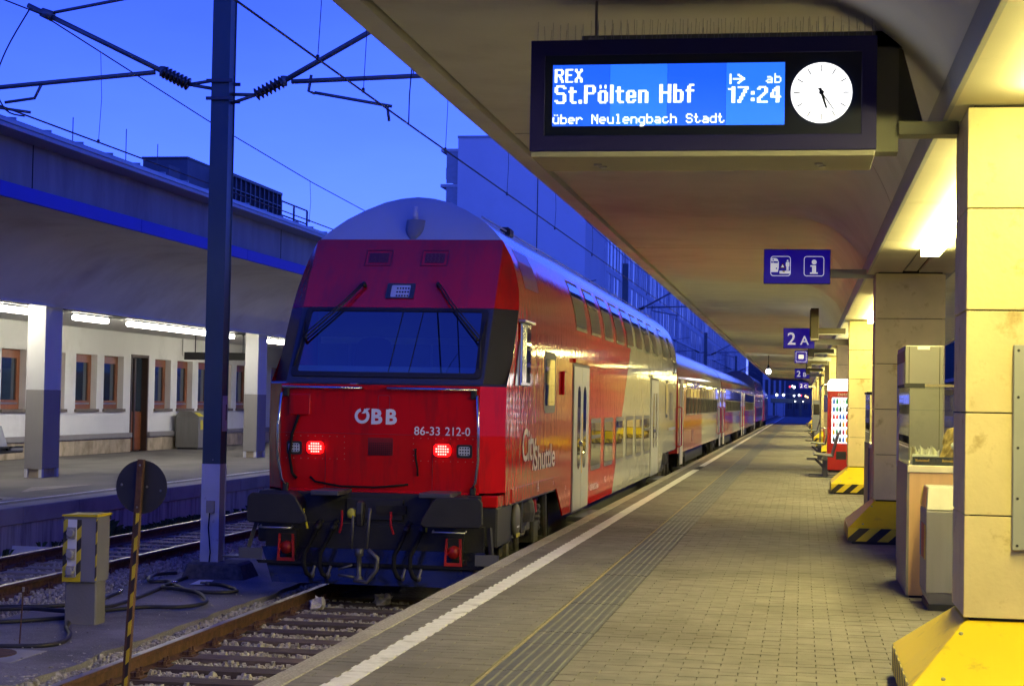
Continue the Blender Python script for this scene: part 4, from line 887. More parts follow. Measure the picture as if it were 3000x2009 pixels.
BIG = {'S':".#####. ##...## ##..... ##..... .#####. .....## .....## .....## ##...## .#####.",'t':"..... .##.. .##.. ##### .##.. .##.. .##.. .##.. .##.. ..###",'.':".. .. .. .. .. .. .. .. ## ##",'P':"######. ##...## ##...## ##...## ######. ##..... ##..... ##..... ##..... ##.....",
 'ö':".#..#. .#..#. ...... .####. ##..## ##..## ##..## ##..## ##..## .####.",'l':"## ## ## ## ## ## ## ## ## ##",'e':"...... ...... ...... .####. ##..## ##..## ###### ##.... ##..## .####.",'n':"...... ...... ...... #####. ##..## ##..## ##..## ##..## ##..## ##..##",' ':".... "*10,
 'H':"##...## ##...## ##...## ##...## ####### ##...## ##...## ##...## ##...## ##...##",'b':"##.... ##.... ##.... #####. ##..## ##..## ##..## ##..## ##..## #####.",'f':"..### .##.. .##.. ##### .##.. .##.. .##.. .##.. .##.. .##..",'1':"..## #### ..## ..## ..## ..## ..## ..## ..## ..##",
 '7':"###### ....## ...##. ...##. ..##.. ..##.. .##... .##... ##.... ##....",':':".. .. .. ## ## .. .. ## ## ..",'2':".####. ##..## ....## ....## ...##. ..##.. .##... ##.... ##.... ######",'4':"...##. ..###. .####. .#.##. ##.##. ##.##. ###### ...##. ...##. ...##.",
 'R':"######. ##...## ##...## ##...## ######. ##.##.. ##..##. ##..##. ##...## ##...##",'E':"###### ##.... ##.... ##.... #####. ##.... ##.... ##.... ##.... ######",'X':"##..## ##..## .####. ..##.. ..##.. ..##.. .####. ##..## ##..## ##..##"}
def led(txt, x, ztop, w_, h_, adv=None, gap=1.3, font=None, name='led_letter'):
    """dot-matrix lettering, one object per character: w_, h_ size of one dot"""
    font = font or FONT; pos = x
    for ch in txt:
        rows_ = font[ch].split(); mb = MB()
        for r_, rowb in enumerate(rows_):
            for c_, bit in enumerate(rowb):
                if bit in '1#': a = SX+pos+c_*w_; z = SZ-ztop-r_*h_; mb.box(a+.0002, a+w_-.0002, SY-.0006, SY+.001, z-h_+.0002, z-.0002)
        if mb.v: mb.build(name, 'pixel_white', dsp)
        pos += (adv if adv else len(rows_[0])+gap)*w_
led('REX', .012, .024, .0076, .0079, font=BIG); led('St.Pölten Hbf', .013, .119, .0097, .0107, font=BIG); led('17:24', 1.018, .137, .0102, .0094, font=BIG, gap=1.4)
led('über Neulengbach Stadt', .004, .290, .0076, .0079, 6.); led('ab', 1.232, .064, .0076, .0079, 6.4)
arw = MB()
for z, a, b in ((0,0,0),): 
    arw.box(SX+1.026, SX+1.036, SY-.0006, SY+.001, SZ-.122, SZ-.064)
    arw.box(SX+1.045, SX+1.108, SY-.0006, SY+.001, SZ-.097, SZ-.089)
    for k in range(4):
        for sg in (-1, 1): arw.box(SX+1.100-.0095*k, SX+1.112-.0095*k, SY-.0007, SY+.001, SZ-.093+sg*.0075*k-.005, SZ-.093+sg*.0075*k+.005)
arw.build('arrow', 'pixel_white', dsp)
CXK, CZK = D0+1.676, (DZ0+DZ1)/2+.0
ck = MB().lathe((CXK, SY+.006, CZK), (0,-1,0), [(0,.172),(.012,.172),(.013,.168)], 48).build('clock_face', 'clock_white', dsp)
cm = MB()
for k in range(12):
    a = math.radians(30*k); u = Vector((math.sin(a),0,math.cos(a))); v = Vector((math.cos(a),0,-math.sin(a))); c = Vector((CXK, SY-.0085, CZK))
    p = [c+u*.120-v*.003, c+u*.158-v*.003, c+u*.158+v*.003, c+u*.120+v*.003]; cm.add([tuple(q) for q in p]+[(q.x,q.y-.002,q.z) for q in p], [(0,1,2,3),(7,6,5,4)])
cm.build('hour_marks', 'clock_black', ck)
def hand(ang, l0, l1, w0, w1, name, off):
    a = math.radians(ang); u = Vector((math.sin(a),0,math.cos(a))); v = Vector((math.cos(a),0,-math.sin(a))); c = Vector((CXK, SY-.010-off, CZK))
    p = [c-u*l0-v*w0, c+u*l1*.92-v*w1, c+u*l1, c+u*l1*.92+v*w1, c-u*l0+v*w0]; MB().prism([(0,0)]*5, lambda a_, b_: (0,0,0), (0,0,0)) if False else None
    mb = MB(); mb.add([tuple(q) for q in p]+[(q.x,q.y-.002,q.z) for q in p], [(0,1,2,3,4),(9,8,7,6,5)]+[(i,5+i,5+(i+1)%5,(i+1)%5) for i in range(5)]); mb.build(name, 'clock_black', ck)
hand(162, .028, .098, .008, .006, 'hour_hand', 0); hand(144.5, .03, .135, .0045, .0025, 'minute_hand', .003); hand(73, .03, .15, .0016, .0009, 'second_hand', .006)
MB().lathe((CXK, SY-.010, CZK), (0,-1,0), [(0,.014),(.012,.014)], 16).build('clock_hub', 'clock_black', ck)
# carrier behind the case: steel box beam to the column, gusset, hanger rod, bird spikes
MB().box(-1.32, .60, SY+.24, SY+.42, DZ1-.02, DZ1+.075).build('carrier_top', 'case_grey', dsp)
MB().prism([(.397,DZ0+.02),(.53,DZ0+.02),(.53,DZ0+.24),(.53,DZ1+.075),(.397,DZ1+.075)], lambda a, b: (a+.0, SY+.24, b), (0,.18,0)).build('carrier_post', 'case_grey', dsp)
MB().prism([(.53,3.285),(.67,3.285),(.53,DZ1+.07)], lambda a, b: (a, SY+.30, b), (0,.04,0)).build('gusset', mat('gusset', (.12,.12,.09), .55), dsp)
MB().box(.53, .866, SY+.20, SY+.36, 3.19, 3.267).build('carrier_arm', 'case_grey', dsp, bevel=.003)
MB().box(-1.28, -1.19, SY+.225, SY+.24, DZ1+.005, DZ1+.06).build('hanger_plate', 'tray', dsp)
MB().tube([(-1.235, SY+.232, DZ1+.03), (-1.235, SY+.235, 4.12)], .008, 8).build('hanger_rod', 'tray', dsp)
rs = random.Random(2); sp = MB()
for k in range(44):
    x = D0+.03+1.93*k/43
    sp.tube([(x, SY+.05, DZ1), (x+rs.uniform(-.006,.006), SY+.04, DZ1+.10+rs.uniform(-.01,.02))], .0017, 3)
    if k > 6: sp.tube([(x+.01, SY+.27, DZ1+.07), (x+.01+rs.uniform(-.006,.006), SY+.30, DZ1+.18)], .0017, 3)
    if k % 2: sp.tube([(x+.015, SY+.16, DZ1), (x+.02, SY+.18, DZ1+.1)], .0017, 3)
tag(sp.build('bird_spikes', 'steel', dsp), kind='stuff')

# ------------------------------------------------------------------ smaller hanging signs
def hang_sign(name, x0, x1, z0, z1, y, label, arm_z, cat='sign', arm_x1=.866):
    t = thing(name, ((x0+x1)/2, y, z0), label, cat)
    MB().box(x0, x1, y+.004, y+.10, z0, z1).build('case', 'sign_blue', t, bevel=.004); MB().box(x0+.006, x1-.006, y, y+.0035, z0+.006, z1-.006).build('lit_face', 'sign_blue_lit', t)
    MB().box(x1-.01, arm_x1, y+.03, y+.08, arm_z, arm_z+.11).build('bracket', 'fascia', t)
    return t
ys = 22.0
t = hang_sign('pictogram_sign', -.492, .33, 3.148, 3.578, ys, 'blue hanging sign with a train warning pictogram and a white letter i', 3.225)
def pic(name, m, pts, d=.0015): MB().prism(pts, lambda a, b: (a, ys-.001, b), (0,-d,0)).build(name, m, t)
def bxs(x, z): return (-.492+x, 3.148+z)
def ringbox(x0, x1, z0, z1):
    mb = MB(); frame_prism(mb, [bxs(*p) for p in rrect(x0,x1,z0,z1,.035)], [bxs(*p) for p in rrect(x0+.008,x1-.008,z0+.008,z1-.008,.028)], lambda a, b: (a, ys-.001, b), (0,-.0015,0)); mb.build('pictogram_outline', 'sign_white_lit', t)
ringbox(.083,.333,.095,.345); ringbox(.495,.745,.095,.345)
pic('train_symbol', 'sign_white_lit', [bxs(.088,.145),(bxs(.175,.145)),bxs(.185,.20),bxs(.185,.27),bxs(.172,.305),bxs(.15,.318),bxs(.095,.318)])
for p, q in (((.092,.112),(.258,.28)), ((.118,.175),(.258,.28))): MB().box(-.492+p[0], -.492+p[1], ys-.004, ys-.003, 3.148+q[0], 3.148+q[1]).build('train_window', 'sign_blue_lit', t)
for cx_, cz_, r_ in ((.115,.30,.010),(.157,.19,.010)): MB().lathe((-.492+cx_, ys-.003, 3.148+cz_), (0,-1,0), [(0,r_),(.001,r_)], 14).build('train_dot', 'sign_blue_lit', t)
pic('platform_symbol', 'sign_white_lit', [bxs(.195,.125),bxs(.328,.125),bxs(.328,.16),bxs(.195,.16)]); MB().box(-.492+.232, -.492+.262, ys-.004, ys-.003, 3.148+.145, 3.148+.162).build('platform_mark', 'lever_yellow', t)
pic('person_symbol', 'sign_white_lit', [bxs(.282,.165),bxs(.291,.165),bxs(.293,.215),bxs(.296,.165),bxs(.306,.165),bxs(.308,.22),bxs(.316,.222),bxs(.316,.262),bxs(.308,.272),bxs(.280,.272),bxs(.272,.262),bxs(.272,.222),bxs(.280,.22)])
MB().lathe((-.492+.294, ys-.001, 3.148+.288), (0,-1,0), [(0,.011),(.0015,.011)], 14).build('person_head', 'sign_white_lit', t)
pic('warning_symbol', 'hook_red', [bxs(.196,.195),bxs(.270,.195),bxs(.233,.262)]); MB().prism([bxs(.213,.204),bxs(.253,.204),bxs(.233,.242)], lambda a, b: (a, ys-.003, b), (0,-.001,0)).build('warning_inner', 'sign_white_lit', t)
pic('letter_i', 'sign_white_lit', [bxs(.572,.125),bxs(.668,.125),bxs(.668,.143),bxs(.645,.143),bxs(.645,.232),bxs(.575,.232),bxs(.575,.214),bxs(.598,.214),bxs(.598,.143),bxs(.572,.143)])
MB().lathe((-.492+.622, ys-.001, 3.148+.272), (0,-1,0), [(0,.030),(.0015,.030)], 20).build('letter_i_dot', 'sign_white_lit', t)
def plat_sign(y, let, label, x0=-.37, z0=2.74, s=1.):
    t = hang_sign('platform_sign', x0, x0+.60*s, z0, z0+.395*s, y, label, z0+.08)
    text('number', '2', 'sign_white_lit', t, (x0+.075*s, y-.002, z0+.075*s), (1,0,0), (0,0,1), .24*s, bold=.012)
    text('letter', let, 'sign_white_lit', t, (x0+.325*s, y-.002, z0+.075*s), (1,0,0), (0,0,1), .175*s, bold=.012)
    return t
plat_sign(34.2, 'A', 'blue hanging sign reading 2 A, the nearest of the platform section signs')
plat_sign(71., 'B', 'blue hanging sign reading 2 B, further along the platform', -.30)
plat_sign(112., 'C', 'blue hanging sign reading 2 C, the farthest section sign', -.20)
t = hang_sign('pictogram_sign', -.24, .16, 2.94, 3.33, 54., 'small square blue hanging sign with a white telephone pictogram, between 2 A and 2 B', 3.02)
MB().prism(rrect(-.12,.04,3.07,3.2,.03), lambda a, b: (a, 53.998, b), (0,-.002,0)).build('symbol', 'sign_white_lit', t); frm = MB(); frame_prism(frm, rrect(-.20,.12,2.98,3.29,.03), rrect(-.19,.11,2.99,3.28,.025), lambda a, b: (a, 53.998, b), (0,-.002,0)); frm.build('outline', 'sign_white_lit', t)
for k, (y, wz, wd) in enumerate(((33.2,.57,'nearest'),(45.3,.57,'second'),(57.2,.55,'third'),(69.,.5,'fourth'))):
    t = thing('hanging_box', (.215, y, 2.9), 'tall narrow brown box on a bracket under the canopy, %s from the camera' % wd, 'display', 'brown display boxes hung edge-on along the soffit')
    MB().box(.145, .295, y, y+.8, 2.90, 2.90+wz).build('case', mat('brown_case', (.055,.045,.022), .5, var=.08), t, bevel=.006)
    MB().box(.15, .29, y+.01, y+.79, 2.872, 2.899).build('base_tray', 'tray', t); MB().box(.295, .80, y+.3, y+.42, 3.0, 3.11).build('bracket', 'brown_case', t); MB().box(.295, .866, y+.28, y+.44, 2.985, 3.0).build('bracket_plate', 'steel', t)
    MB().box(.128, .144, y+.03, y+.77, 2.93, 2.87+wz).build('screen', 'lens_dark', t)
t = thing('pendant_lamp', (-1.64, 86.5, 3.3), 'round white lamp glowing under the far canopy', 'lamp')
MB().lathe((-1.64,86.5,3.3), (0,0,1), [(-.13,.0),(-.12,.05),(-.08,.10),(0,.13),(.08,.10),(.12,.06)], 16).build('globe', emit('lamp_cold', (.85,.93,1.), 18.), t, smooth=True)
MB().tube([(-1.64,86.5,3.42),(-1.64,86.5,4.1)], .02, 6).lathe((-1.64,86.5,3.42), (0,0,1), [(0,.07),(.2,.05)], 10).build('stem', 'black', t)

# ------------------------------------------------------------------ notice case on the first column
t = thing('notice_case', (1.12, Y0-.06, .87), 'grey steel notice case screwed to the front of the nearest stone column', 'notice case')
MB().box(1.115, 1.69, Y0-.045, Y0-.002, .875, 1.97).build('backing', mat('case_steel', (.30,.31,.28), .5, var=.08, vscale=2, dirt=(.16,.15,.12), dscale=1.4, dlo=.6, dhi=.8), t, bevel=.004)
fd = MB(); frame_prism(fd, rrect(1.22,1.66,1.02,1.90,.01,1), rrect(1.26,1.62,1.06,1.86,.01,1), lambda a, b: (a, Y0-.046, b), (0,-.03,0)); fd.build('door_frame', 'case_steel', t)
MB().box(1.258, 1.622, Y0-.058, Y0-.054, 1.058, 1.862).build('pane', 'pane_dark', t); MB().lathe((1.235, Y0-.076, 1.44), (0,-1,0), [(0,.012),(.01,.012)], 10).build('lock', 'steel', t)
for z in (.90,1.15,1.42,1.69,1.94): MB().lathe((1.14, Y0-.045, z), (0,-1,0), [(0,.008),(.004,.006)], 8).build('screw', 'black', t)

# ------------------------------------------------------------------ litter bin beside the first column
mat('bin_steel', (.26,.25,.23), .58, .35, var=.08, stretch=(1,1,.1), vscale=12)
t = thing('litter_bin', (1.0, 14.4, 0), 'brushed steel recycling bin with sloping coloured hood behind the nearest column', 'bin')
bx0, bx1, by0, by1 = 1.0, 1.55, 14.4, 15.15
MB().box(bx0+.02, bx1-.02, by0+.03, by1-.02, 0, .05).build('foot', 'black', t)
MB().frustum((bx0+.03,bx1,by0+.04,by1), (bx0,bx1,by0,by1), .05, .14).build('base', 'bin_steel', t); MB().box(bx0, bx1, by0, by1, .142, .80).build('body', 'bin_steel', t, bevel=.006)
MB().frustum((bx0,bx1,by0,by1), (bx0+.02,bx1-.12,by0+.14,by1-.14), .806, .985).build('hood', 'bin_steel', t, bevel=.006)
for k, c in enumerate(((.6,.45,.03),(.30,.02,.03),(.30,.03,.05),(.02,.1,.3))):
    MB().box(bx0-.004, bx0-.001, by0+.06+.17*k, by0+.20+.17*k, .40, .68).build('sort_label', mat('bin_label%d' % k, c, .5), t)
    pass

for a_, b_, c in ((.10,.56,(.20,.012,.018)),(.565,.70,(.6,.45,.03))):
    MB().prism([(by0+a_+.03,.815),(by0+b_+.01,.815),(by0+b_-.02,.975),(by0+a_+.08,.975)], lambda p, z: (bx0+.02*(z-.806)/.18-.006, p, z), (.004,0,0)).build('slot_plate', mat('bin_slot_%d' % int(a_*100), c, .4), t)
# ------------------------------------------------------------------ glass showcases (stall displays) between the columns
mat('laminate', (.62,.38,.19), .45, var=.12, stretch=(6,6,.35), vscale=2.2); mat('side_grey', (.17,.16,.155), .5, var=.06); glass('clear_glass', (.93,.96,.94))
mat('felt_navy', (.012,.018,.05), .8); mat('straw', (.45,.30,.10), .9, var=.5, vscale=20, bump=.8, bscale=30); mat('paper', (.75,.72,.64), .8, var=.06); mat('print_gold', (.75,.42,.06), .6)
mat('poster', (.34,.24,.16), .5, var=.6, vscale=5)
def showcase(y0, label, full=True):
    t = thing('glass_showcase', (.9, y0, 0), label, 'showcase', 'glass showcases between the columns'); x0, x1, y1, zt = .90, 1.62, y0+1.55, 1.13
    MB().box(x0, x0+.02, y0+.004, y1, .02, zt).build('side_panel', 'side_grey', t); MB().box(x0+.02, x1, y0, y0+.02, .02, zt-.06).build('front_panel', 'laminate', t); MB().box(x0+.02, x1, y1-.02, y1-.002, .02, zt).build('back_panel', 'side_grey', t); MB().box(x1-.02, x1-.001, y0+.02, y1-.02, .02, zt).build('side_panel', 'side_grey', t)
    MB().box(x0+.03, x1-.03, y0+.03, y1-.03, 0, .02).build('plinth', 'black', t); MB().box(x0+.005, x1, y0-.012, y1, zt-.058, zt).build('table_edge', mat('cream_edge', (.66,.58,.42), .45), t, bevel=.004)
    zg = 1.80
    for nm, a in (('glass_side', (x0+.01,x0+.016,y0+.01,y1-.01,zt+.001,zg)), ('glass_front', (x0+.017,x1,y0+.01,y0+.016,zt+.001,zg)), ('glass_side', (x1-.012,x1-.006,y0+.017,y1-.02,zt+.001,zg)), ('glass_top', (x0+.01,x1,y0+.01,y1-.01,zg+.001,zg+.007))): MB().box(*a).build(nm, 'clear_glass', t)
    MB().box(x0-.005, x0+.03, y0-.01, y1, zg+.008, zg+.035).build('top_rail', 'black', t); MB().box(x0+.03, x1, y0-.012, y0+.012, zg+.008, zg+.030).build('top_rail', 'chrome', t); MB().box(x0-.03, x0+.14, y0-.03, y0-.013, zg-.005, zg+.035).build('lock_bar', 'black', t)
    pz = MB().box(x0+.018, x0+.022, y0+.2, y1-.3, zt+.05, zg-.08).build('side_poster', 'poster', t)
    if full:
        MB().box(x0+.05, x1-.05, y0+.10, y0+.115, zt+.002, zt+.075).build('name_strip', 'felt_navy', t)
        text('name_print', 'Blumenstandl', 'print_gold', t, (x0+.075, y0+.098, zt+.034), (1,0,0), (0,0,1), .022, bold=.02, width=.115); text('name_print', 'Blumenstandl', 'print_gold', t, (x0+.30, y0+.098, zt+.034), (1,0,0), (0,0,1), .022, bold=.02, width=.115)
        r = random.Random(4); cr = MB()
        for k in range(26): cr.prism([(-.02,0),(.02,0),(.012,.09),(-.008,.11)], lambda a, b: (x0+.06+.0085*k+a, y0+.2+r.uniform(0,.2), zt+.03+b*r.uniform(.6,1.3)), (0,.012,0))
        cr.box(x0+.05, x0+.28, y0+.16, y0+.42, zt+.004, zt+.09); cr.build('paper_goods', 'paper', t)
        st = MB(); rows = []
        for k in range(9):
            rows.append([(x0+.40+.115*math.cos(2*math.pi*q/16)*r.uniform(.82,1.1)+.008*k, y0+.42+.12*math.sin(2*math.pi*q/16)*r.uniform(.85,1.1), zt+.004+.042*k+.03*math.cos(2*math.pi*q/16)) for q in range(17)])
            rows[-1][16] = rows[-1][0]
        st.grid(rows); st.add(rows[-1][:16], [tuple(range(16))]); st.build('straw_bale', 'straw', t)
        MB().lathe((x0+.42, y0+.29, zt+.17), (0,-1,0), [(0,.035),(.01,.03),(.02,.0)], 12).build('white_ornament', 'paper', t, smooth=True)
    return t
showcase(15.35, 'tall glass showcase on a wood laminate base, nearest, with straw and paper inside')
showcase(24.2, 'second glass showcase half hidden behind the second stone column', False)
# timetable pillar
t = thing('timetable_pillar', (1.02, 18., 0), 'tall grey steel timetable pillar behind the glass showcase', 'pillar')
MB().box(1.02, 1.40, 17.9, 19.3, 0, 2.25).build('cabinet', mat('pillar_grey', (.17,.162,.145), .5, var=.05), t, bevel=.006)
for k, c in enumerate(((.62,.60,.45),(.5,.5,.52),(.55,.45,.42),(.45,.48,.5))): MB().box(1.012, 1.018, 17.98+.32*k, 18.26+.32*k, 1.0, 2.08).build('timetable_sheet', mat('sheet%d' % k, c, .6, var=.18, vscale=14), t)
MB().box(1.012, 1.019, 17.95, 19.25, 2.09, 2.2).build('header', mat('head_brown', (.13,.10,.07), .6), t)
for x in (1.055,1.355): MB().box(x, x+.006, 17.893, 17.899, .1, 2.24).build('door_seam', 'gap', t)
MB().box(1.14, 1.26, 17.893, 17.899, 2.21, 2.245).build('number_plate', 'paper', t)

# ------------------------------------------------------------------ benches
mat('bench_mesh', (.10,.105,.11), .45, .5, var=.15); mat('bench_back', (.06,.03,.04), .5)
def bench(y0, label):
    t = thing('platform_bench', (.75, y0, 0), label, 'bench', 'steel mesh benches along the columns')
    for q in range(3):
        a = y0+.66*q
        s_ = MB().prism([(.27,.50),(.30,.535),(.72,.50),(.74,.47),(.71,.465),(.30,.495)], lambda x, z: (x, a, z), (0,.55,0)).build('seat', 'bench_mesh', t, bevel=.006)
        b_ = MB().prism([(.70,.50),(.735,.49),(.87,1.02),(.84,1.03)], lambda x, z: (x, a, z), (0,.55,0)).build('backrest', 'bench_back' if q == 0 else 'bench_mesh', t, bevel=.006)
        sl = MB()
        for k in range(9): sl.box(.31+.045*k, .318+.045*k, a+.02, a+.53, .513-.0035*k+.012, .520-.0035*k+.012)
        sl.build('seat_wire', 'steel_dark', s_)
    MB().box(.50, .60, y0-.02, y0+1.92, .40, .455).build('beam', 'steel_dark', t)
    for yy in (y0+.25, y0+1.55):
        MB().box(.50, .60, yy, yy+.08, .02, .40).build('leg', 'steel_dark', t); MB().box(.18, .80, yy-.03, yy+.11, 0, .022).build('foot_plate', 'steel_dark', t, bevel=.004); MB().prism([(.50,.2),(.30,.40),(.34,.40),(.52,.25)], lambda x, z: (x, yy+.02, z), (0,.03,0)).build('strut', 'steel_dark', t)
    return t
bench(40.6, 'nearest steel mesh bench on the platform, in front of the red vending machine'); bench(53.6, 'second steel mesh bench along the platform, beyond the vending machine')
bench(83., 'third steel mesh bench, far along the platform'); bench(114., 'farthest steel mesh bench, near the end of the platform')

# ------------------------------------------------------------------ vending machine
t = thing('vending_machine', (.635, 44.05, 0), 'red drinks vending machine with lit glass front and glowing white header', 'vending machine')
mat('vend_red', (.52,.012,.012), .3, coat=.4); emit('vend_light', (1.,.97,.95), 4.2); emit('vend_inner', (.72,.86,.95), 1.1)
vx0, vx1, vy0, vy1 = .635, 1.40, 44.05, 44.85
MB().box(vx0, vx1, vy0+.03, vy1, .06, 2.02).build('cabinet', 'vend_red', t, bevel=.015); MB().box(vx0+.04, vx1-.04, vy0+.08, vy1-.05, 0, .06).build('plinth', 'black', t)
fr = MB(); frame_prism(fr, rrect(vx0,vx1,.06,2.02,.02,1), rrect(vx0+.10,vx1-.2,.72,1.86,.02,1), lambda a, b: (a, vy0+.029, b), (0,-.03,0)); fr.build('door', 'vend_red', t)
MB().box(vx0+.10, vx1-.2, vy0+.026, vy0+.029, .72, 1.86).build('lit_back', 'vend_inner', t); MB().box(vx0+.22, vx1-.3, vy0-.004, vy0-.001, .32, .52).build('delivery_flap', 'black', t)
MB().prism([(0,2.03),(.84,2.03),(.82,2.25),(.77,2.31),(.08,2.31),(.02,2.25)], lambda a, b: (vx0+a-.01, vy0-.02, b), (0,.4,0)).build('header', 'vend_light', t)
MB().prism([(.52,2.20),(.60,2.10),(.84,2.10),(.80,2.27),(.74,2.22),(.66,2.15),(.58,2.17)], lambda a, b: (vx0+a-.02, vy0-.024, b), (0,.003,0)).build('header_print', 'vend_red', t)
text('header_text', 'ZAHLE MIT', 'paper', t, (vx0+.24, vy0-.004, 1.905), (1,0,0), (0,0,1), .06, bold=.015)
r = random.Random(11); cols = [(.5,.03,.03),(.03,.25,.05),(.7,.35,.02),(.05,.12,.45),(.35,.02,.08),(.7,.6,.1),(.6,.6,.6),(.02,.02,.02)]
for k, c in enumerate(cols): emit('bottle%d' % k, c, .55)  # bottles emit their own glow in place of the cabinet's inside lighting
for sh in range(6):
    z = .74+.19*sh; MB().box(vx0+.11, vx1-.21, vy0+.004, vy0+.024, z-.014, z).build('shelf', 'vend_light', t)
    for q in range(6):
        x = vx0+.155+.079*q; MB().lathe((x, vy0+.012, z), (0,0,1), [(0,.026),(.075,.027),(.10,.022),(.125,.010),(.15,.011)], 8).build('bottle', 'bottle%d' % (r.randrange(8) if sh < 4 else r.choice((6,6,3,1,7))), t)
# leaning rail, wall plates and far cabinet
t = thing('leaning_rail', (.66, 61.5, 0), 'tall steel tube hoop beside a column, beyond the vending machine', 'rail')
MB().tube([(.64,61.5,0),(.64,61.5,2.2),(.66,61.5,2.32),(.72,61.5,2.38),(.90,61.5,2.39)], .03, 8).tube([(.64,61.5,.88),(.9,61.5,.88)], .02, 6).build('hoop', 'chrome', t, smooth=True); MB().tube([(.76,61.5,.85),(.78,61.5,.6),(.75,61.5,.25)], .02, 6).build('red_strap', 'hook_red', t)
t = thing('wall_plate', (.862, 59.0, 1.4), 'small blue plate fixed to a far column face', 'sign'); MB().box(.70, .868, 57.0, 57.04, 1.45, 2.0).build('plate', 'sign_blue', t)
t = thing('ticket_machine', (.55, 92, 0), 'narrow grey machine far along the column row', 'machine'); MB().box(.55, 1.0, 92, 92.6, 0, 1.95).build('cabinet', 'case_steel', t, bevel=.02); MB().box(.60, .95, 91.985, 91.998, 1.2, 1.75).build('screen', 'lens_dark', t)

# ------------------------------------------------------------------ far platform on the left: body, building wall, canopy
LZ = -.06
mat('left_asphalt', (.15,.138,.125), .88, var=.2, vscale=1.2, bump=.3, bscale=120, bdist=.003, dirt=(.08,.07,.06), dscale=.5, stretch=(1,.5,1))
lp = thing('platform', (-11.18, 0, -1.1), kind='structure')
MB().box(-26, -11.62, -8, 140, -1.1, LZ).build('platform_body', 'left_asphalt', lp)
y = 2.
while y < 62:
    MB().box(-11.62, -11.20, y+.004, y+1.99, -.30, LZ+.012).build('edge_slab', 'concrete', lp, bevel=.01); y += 2.
MB().box(-11.62, -11.20, 62, 140, -.30, LZ+.012).build('edge_slab', 'concrete', lp)
y = 4.2
while y < 64:
    MB().box(-11.45, -11.22, y+.012, y+5.38, -1.1, -.302).build('wall_panel', 'concrete_streak', lp); y += 5.4
MB().box(-11.45, -11.24, 64, 140, -1.1, -.302).build('wall_panel', 'concrete_streak', lp)
MB().box(-12.02, -11.92, 2, 140, LZ+.001, LZ+.006).build('white_line', 'paver_white', lp)
MB().prism([(0,0),(.7,-.06),(1.0,.0),(.5,.42)], lambda a, b: (-12.9-b*1.2, 27.5+a*3, LZ+.003), (0,0,.003)).build('white_patch', 'coping', lp)
t = thing('manhole_cover', (-12.6, 25.3, LZ), 'round rusty manhole cover in a pale concrete square on the left platform', 'manhole cover')
MB().box(-13.2, -12.1, 24.6, 26.1, LZ, LZ+.006).build('surround', 'coping', t); MB().lathe((-12.65,25.35,LZ+.006), (0,0,1), [(0,.42),(.006,.42),(.008,.40)], 28).build('lid', 'rust', t)

# station building wall: plaster with real window and door openings
WX = -19.35
bld = thing('station_building', (WX, 47, LZ), 'white plastered station building with brown timber windows behind the left platform', 'building')
wins = [(40.0,41.4),(42.35,43.75),(44.45,45.88),(46.37,47.80),(50.27,51.62),(52.17,53.58),(54.11,55.50),(56.0,57.45),(58.0,59.4),(62.0,63.4),(64.0,65.4),(66,67.4),(70,71.4),(72,73.4)]
wins = [(a-12.4*k, b-12.4*k) for k in (1,) for a, b in wins[:2]]+wins
door = (48.35, 49.72)
ZW0, ZW1, ZT = 1.16, 2.69, 3.5
ops = sorted([(a, b, ZW0, ZW1) for a, b in wins]+[(door[0], door[1], LZ, 2.78)])
wall = MB(); prev = 10.
for a, b, z0, z1 in ops:
    wall.box(WX-.30, WX, prev, a, LZ, ZT)
    if z0 > LZ: wall.box(WX-.30, WX, a, b, LZ, z0)
    wall.box(WX-.30, WX, a, b, z1, ZT); prev = b
wall.box(WX-.30, WX, prev, 135, LZ, ZT)
wall.build('wall', 'plaster_white', bld)
pane_mat('pane_room', (.03,.05,.07), .03, 1.6)
for a, b in wins:
    f = MB(); frame_prism(f, [(a,ZW0+.03),(b,ZW0+.03),(b,ZW1),(a,ZW1)], [(a+.13,ZW0+.20),(b-.13,ZW0+.20),(b-.13,ZW1-.14),(a+.13,ZW1-.14)], lambda p, z: (WX-.24, p, z), (.06,0,0)); fo = f.build('window', 'wood_brown', bld)
    sh = MB(); frame_prism(sh, [(a+.11,ZW0+.16),(b-.11,ZW0+.16),(b-.11,ZW1-.12),(a+.11,ZW1-.12)], [(a+.20,ZW0+.26),(b-.20,ZW0+.26),(b-.20,ZW1-.22),(a+.20,ZW1-.22)], lambda p, z: (WX-.20, p, z), (.03,0,0)); sh.build('sash', 'wood_brown', fo)
    MB().box(WX-.215, WX-.205, a+.12, b-.12, ZW0+.2, ZW1-.13).build('pane', 'pane_room', fo)
    MB().box(WX-.20, WX-.16, a+.12, b-.12, ZW0+.155, ZW0+.20).build('weather_bar', 'steel', fo)
    MB().box(WX-.24, WX+.07, a-.05, b+.05, ZW0-.05, ZW0+.03).build('sill', mat('sill_stone', (.16,.13,.10), .7, var=.2), fo)
dr = MB(); frame_prism(dr, [(door[0],LZ),(door[1],LZ),(door[1],2.78),(door[0],2.78)], [(door[0]+.08,LZ),(door[1]-.08,LZ),(door[1]-.08,2.70),(door[0]+.08,2.70)], lambda p, z: (WX-.2, p, z), (.22,0,0)); do = dr.build('door', mat('door_brown', (.06,.03,.018), .5, var=.2), bld)
MB().box(WX-.19, WX-.15, door[0]+.09, door[1]-.09, LZ+.02, 1.1).build('door_panel', 'wood_brown', do); MB().box(WX-.19, WX-.165, door[0]+.09, door[1]-.09, 1.12, 2.68).build('pane', 'pane_room', do)
MB().box(WX-.17, WX-.12, door[0]+.6, door[0]+.72, LZ+.02, 2.68).build('mullion', 'door_brown', do)
k = 0; y = 36.
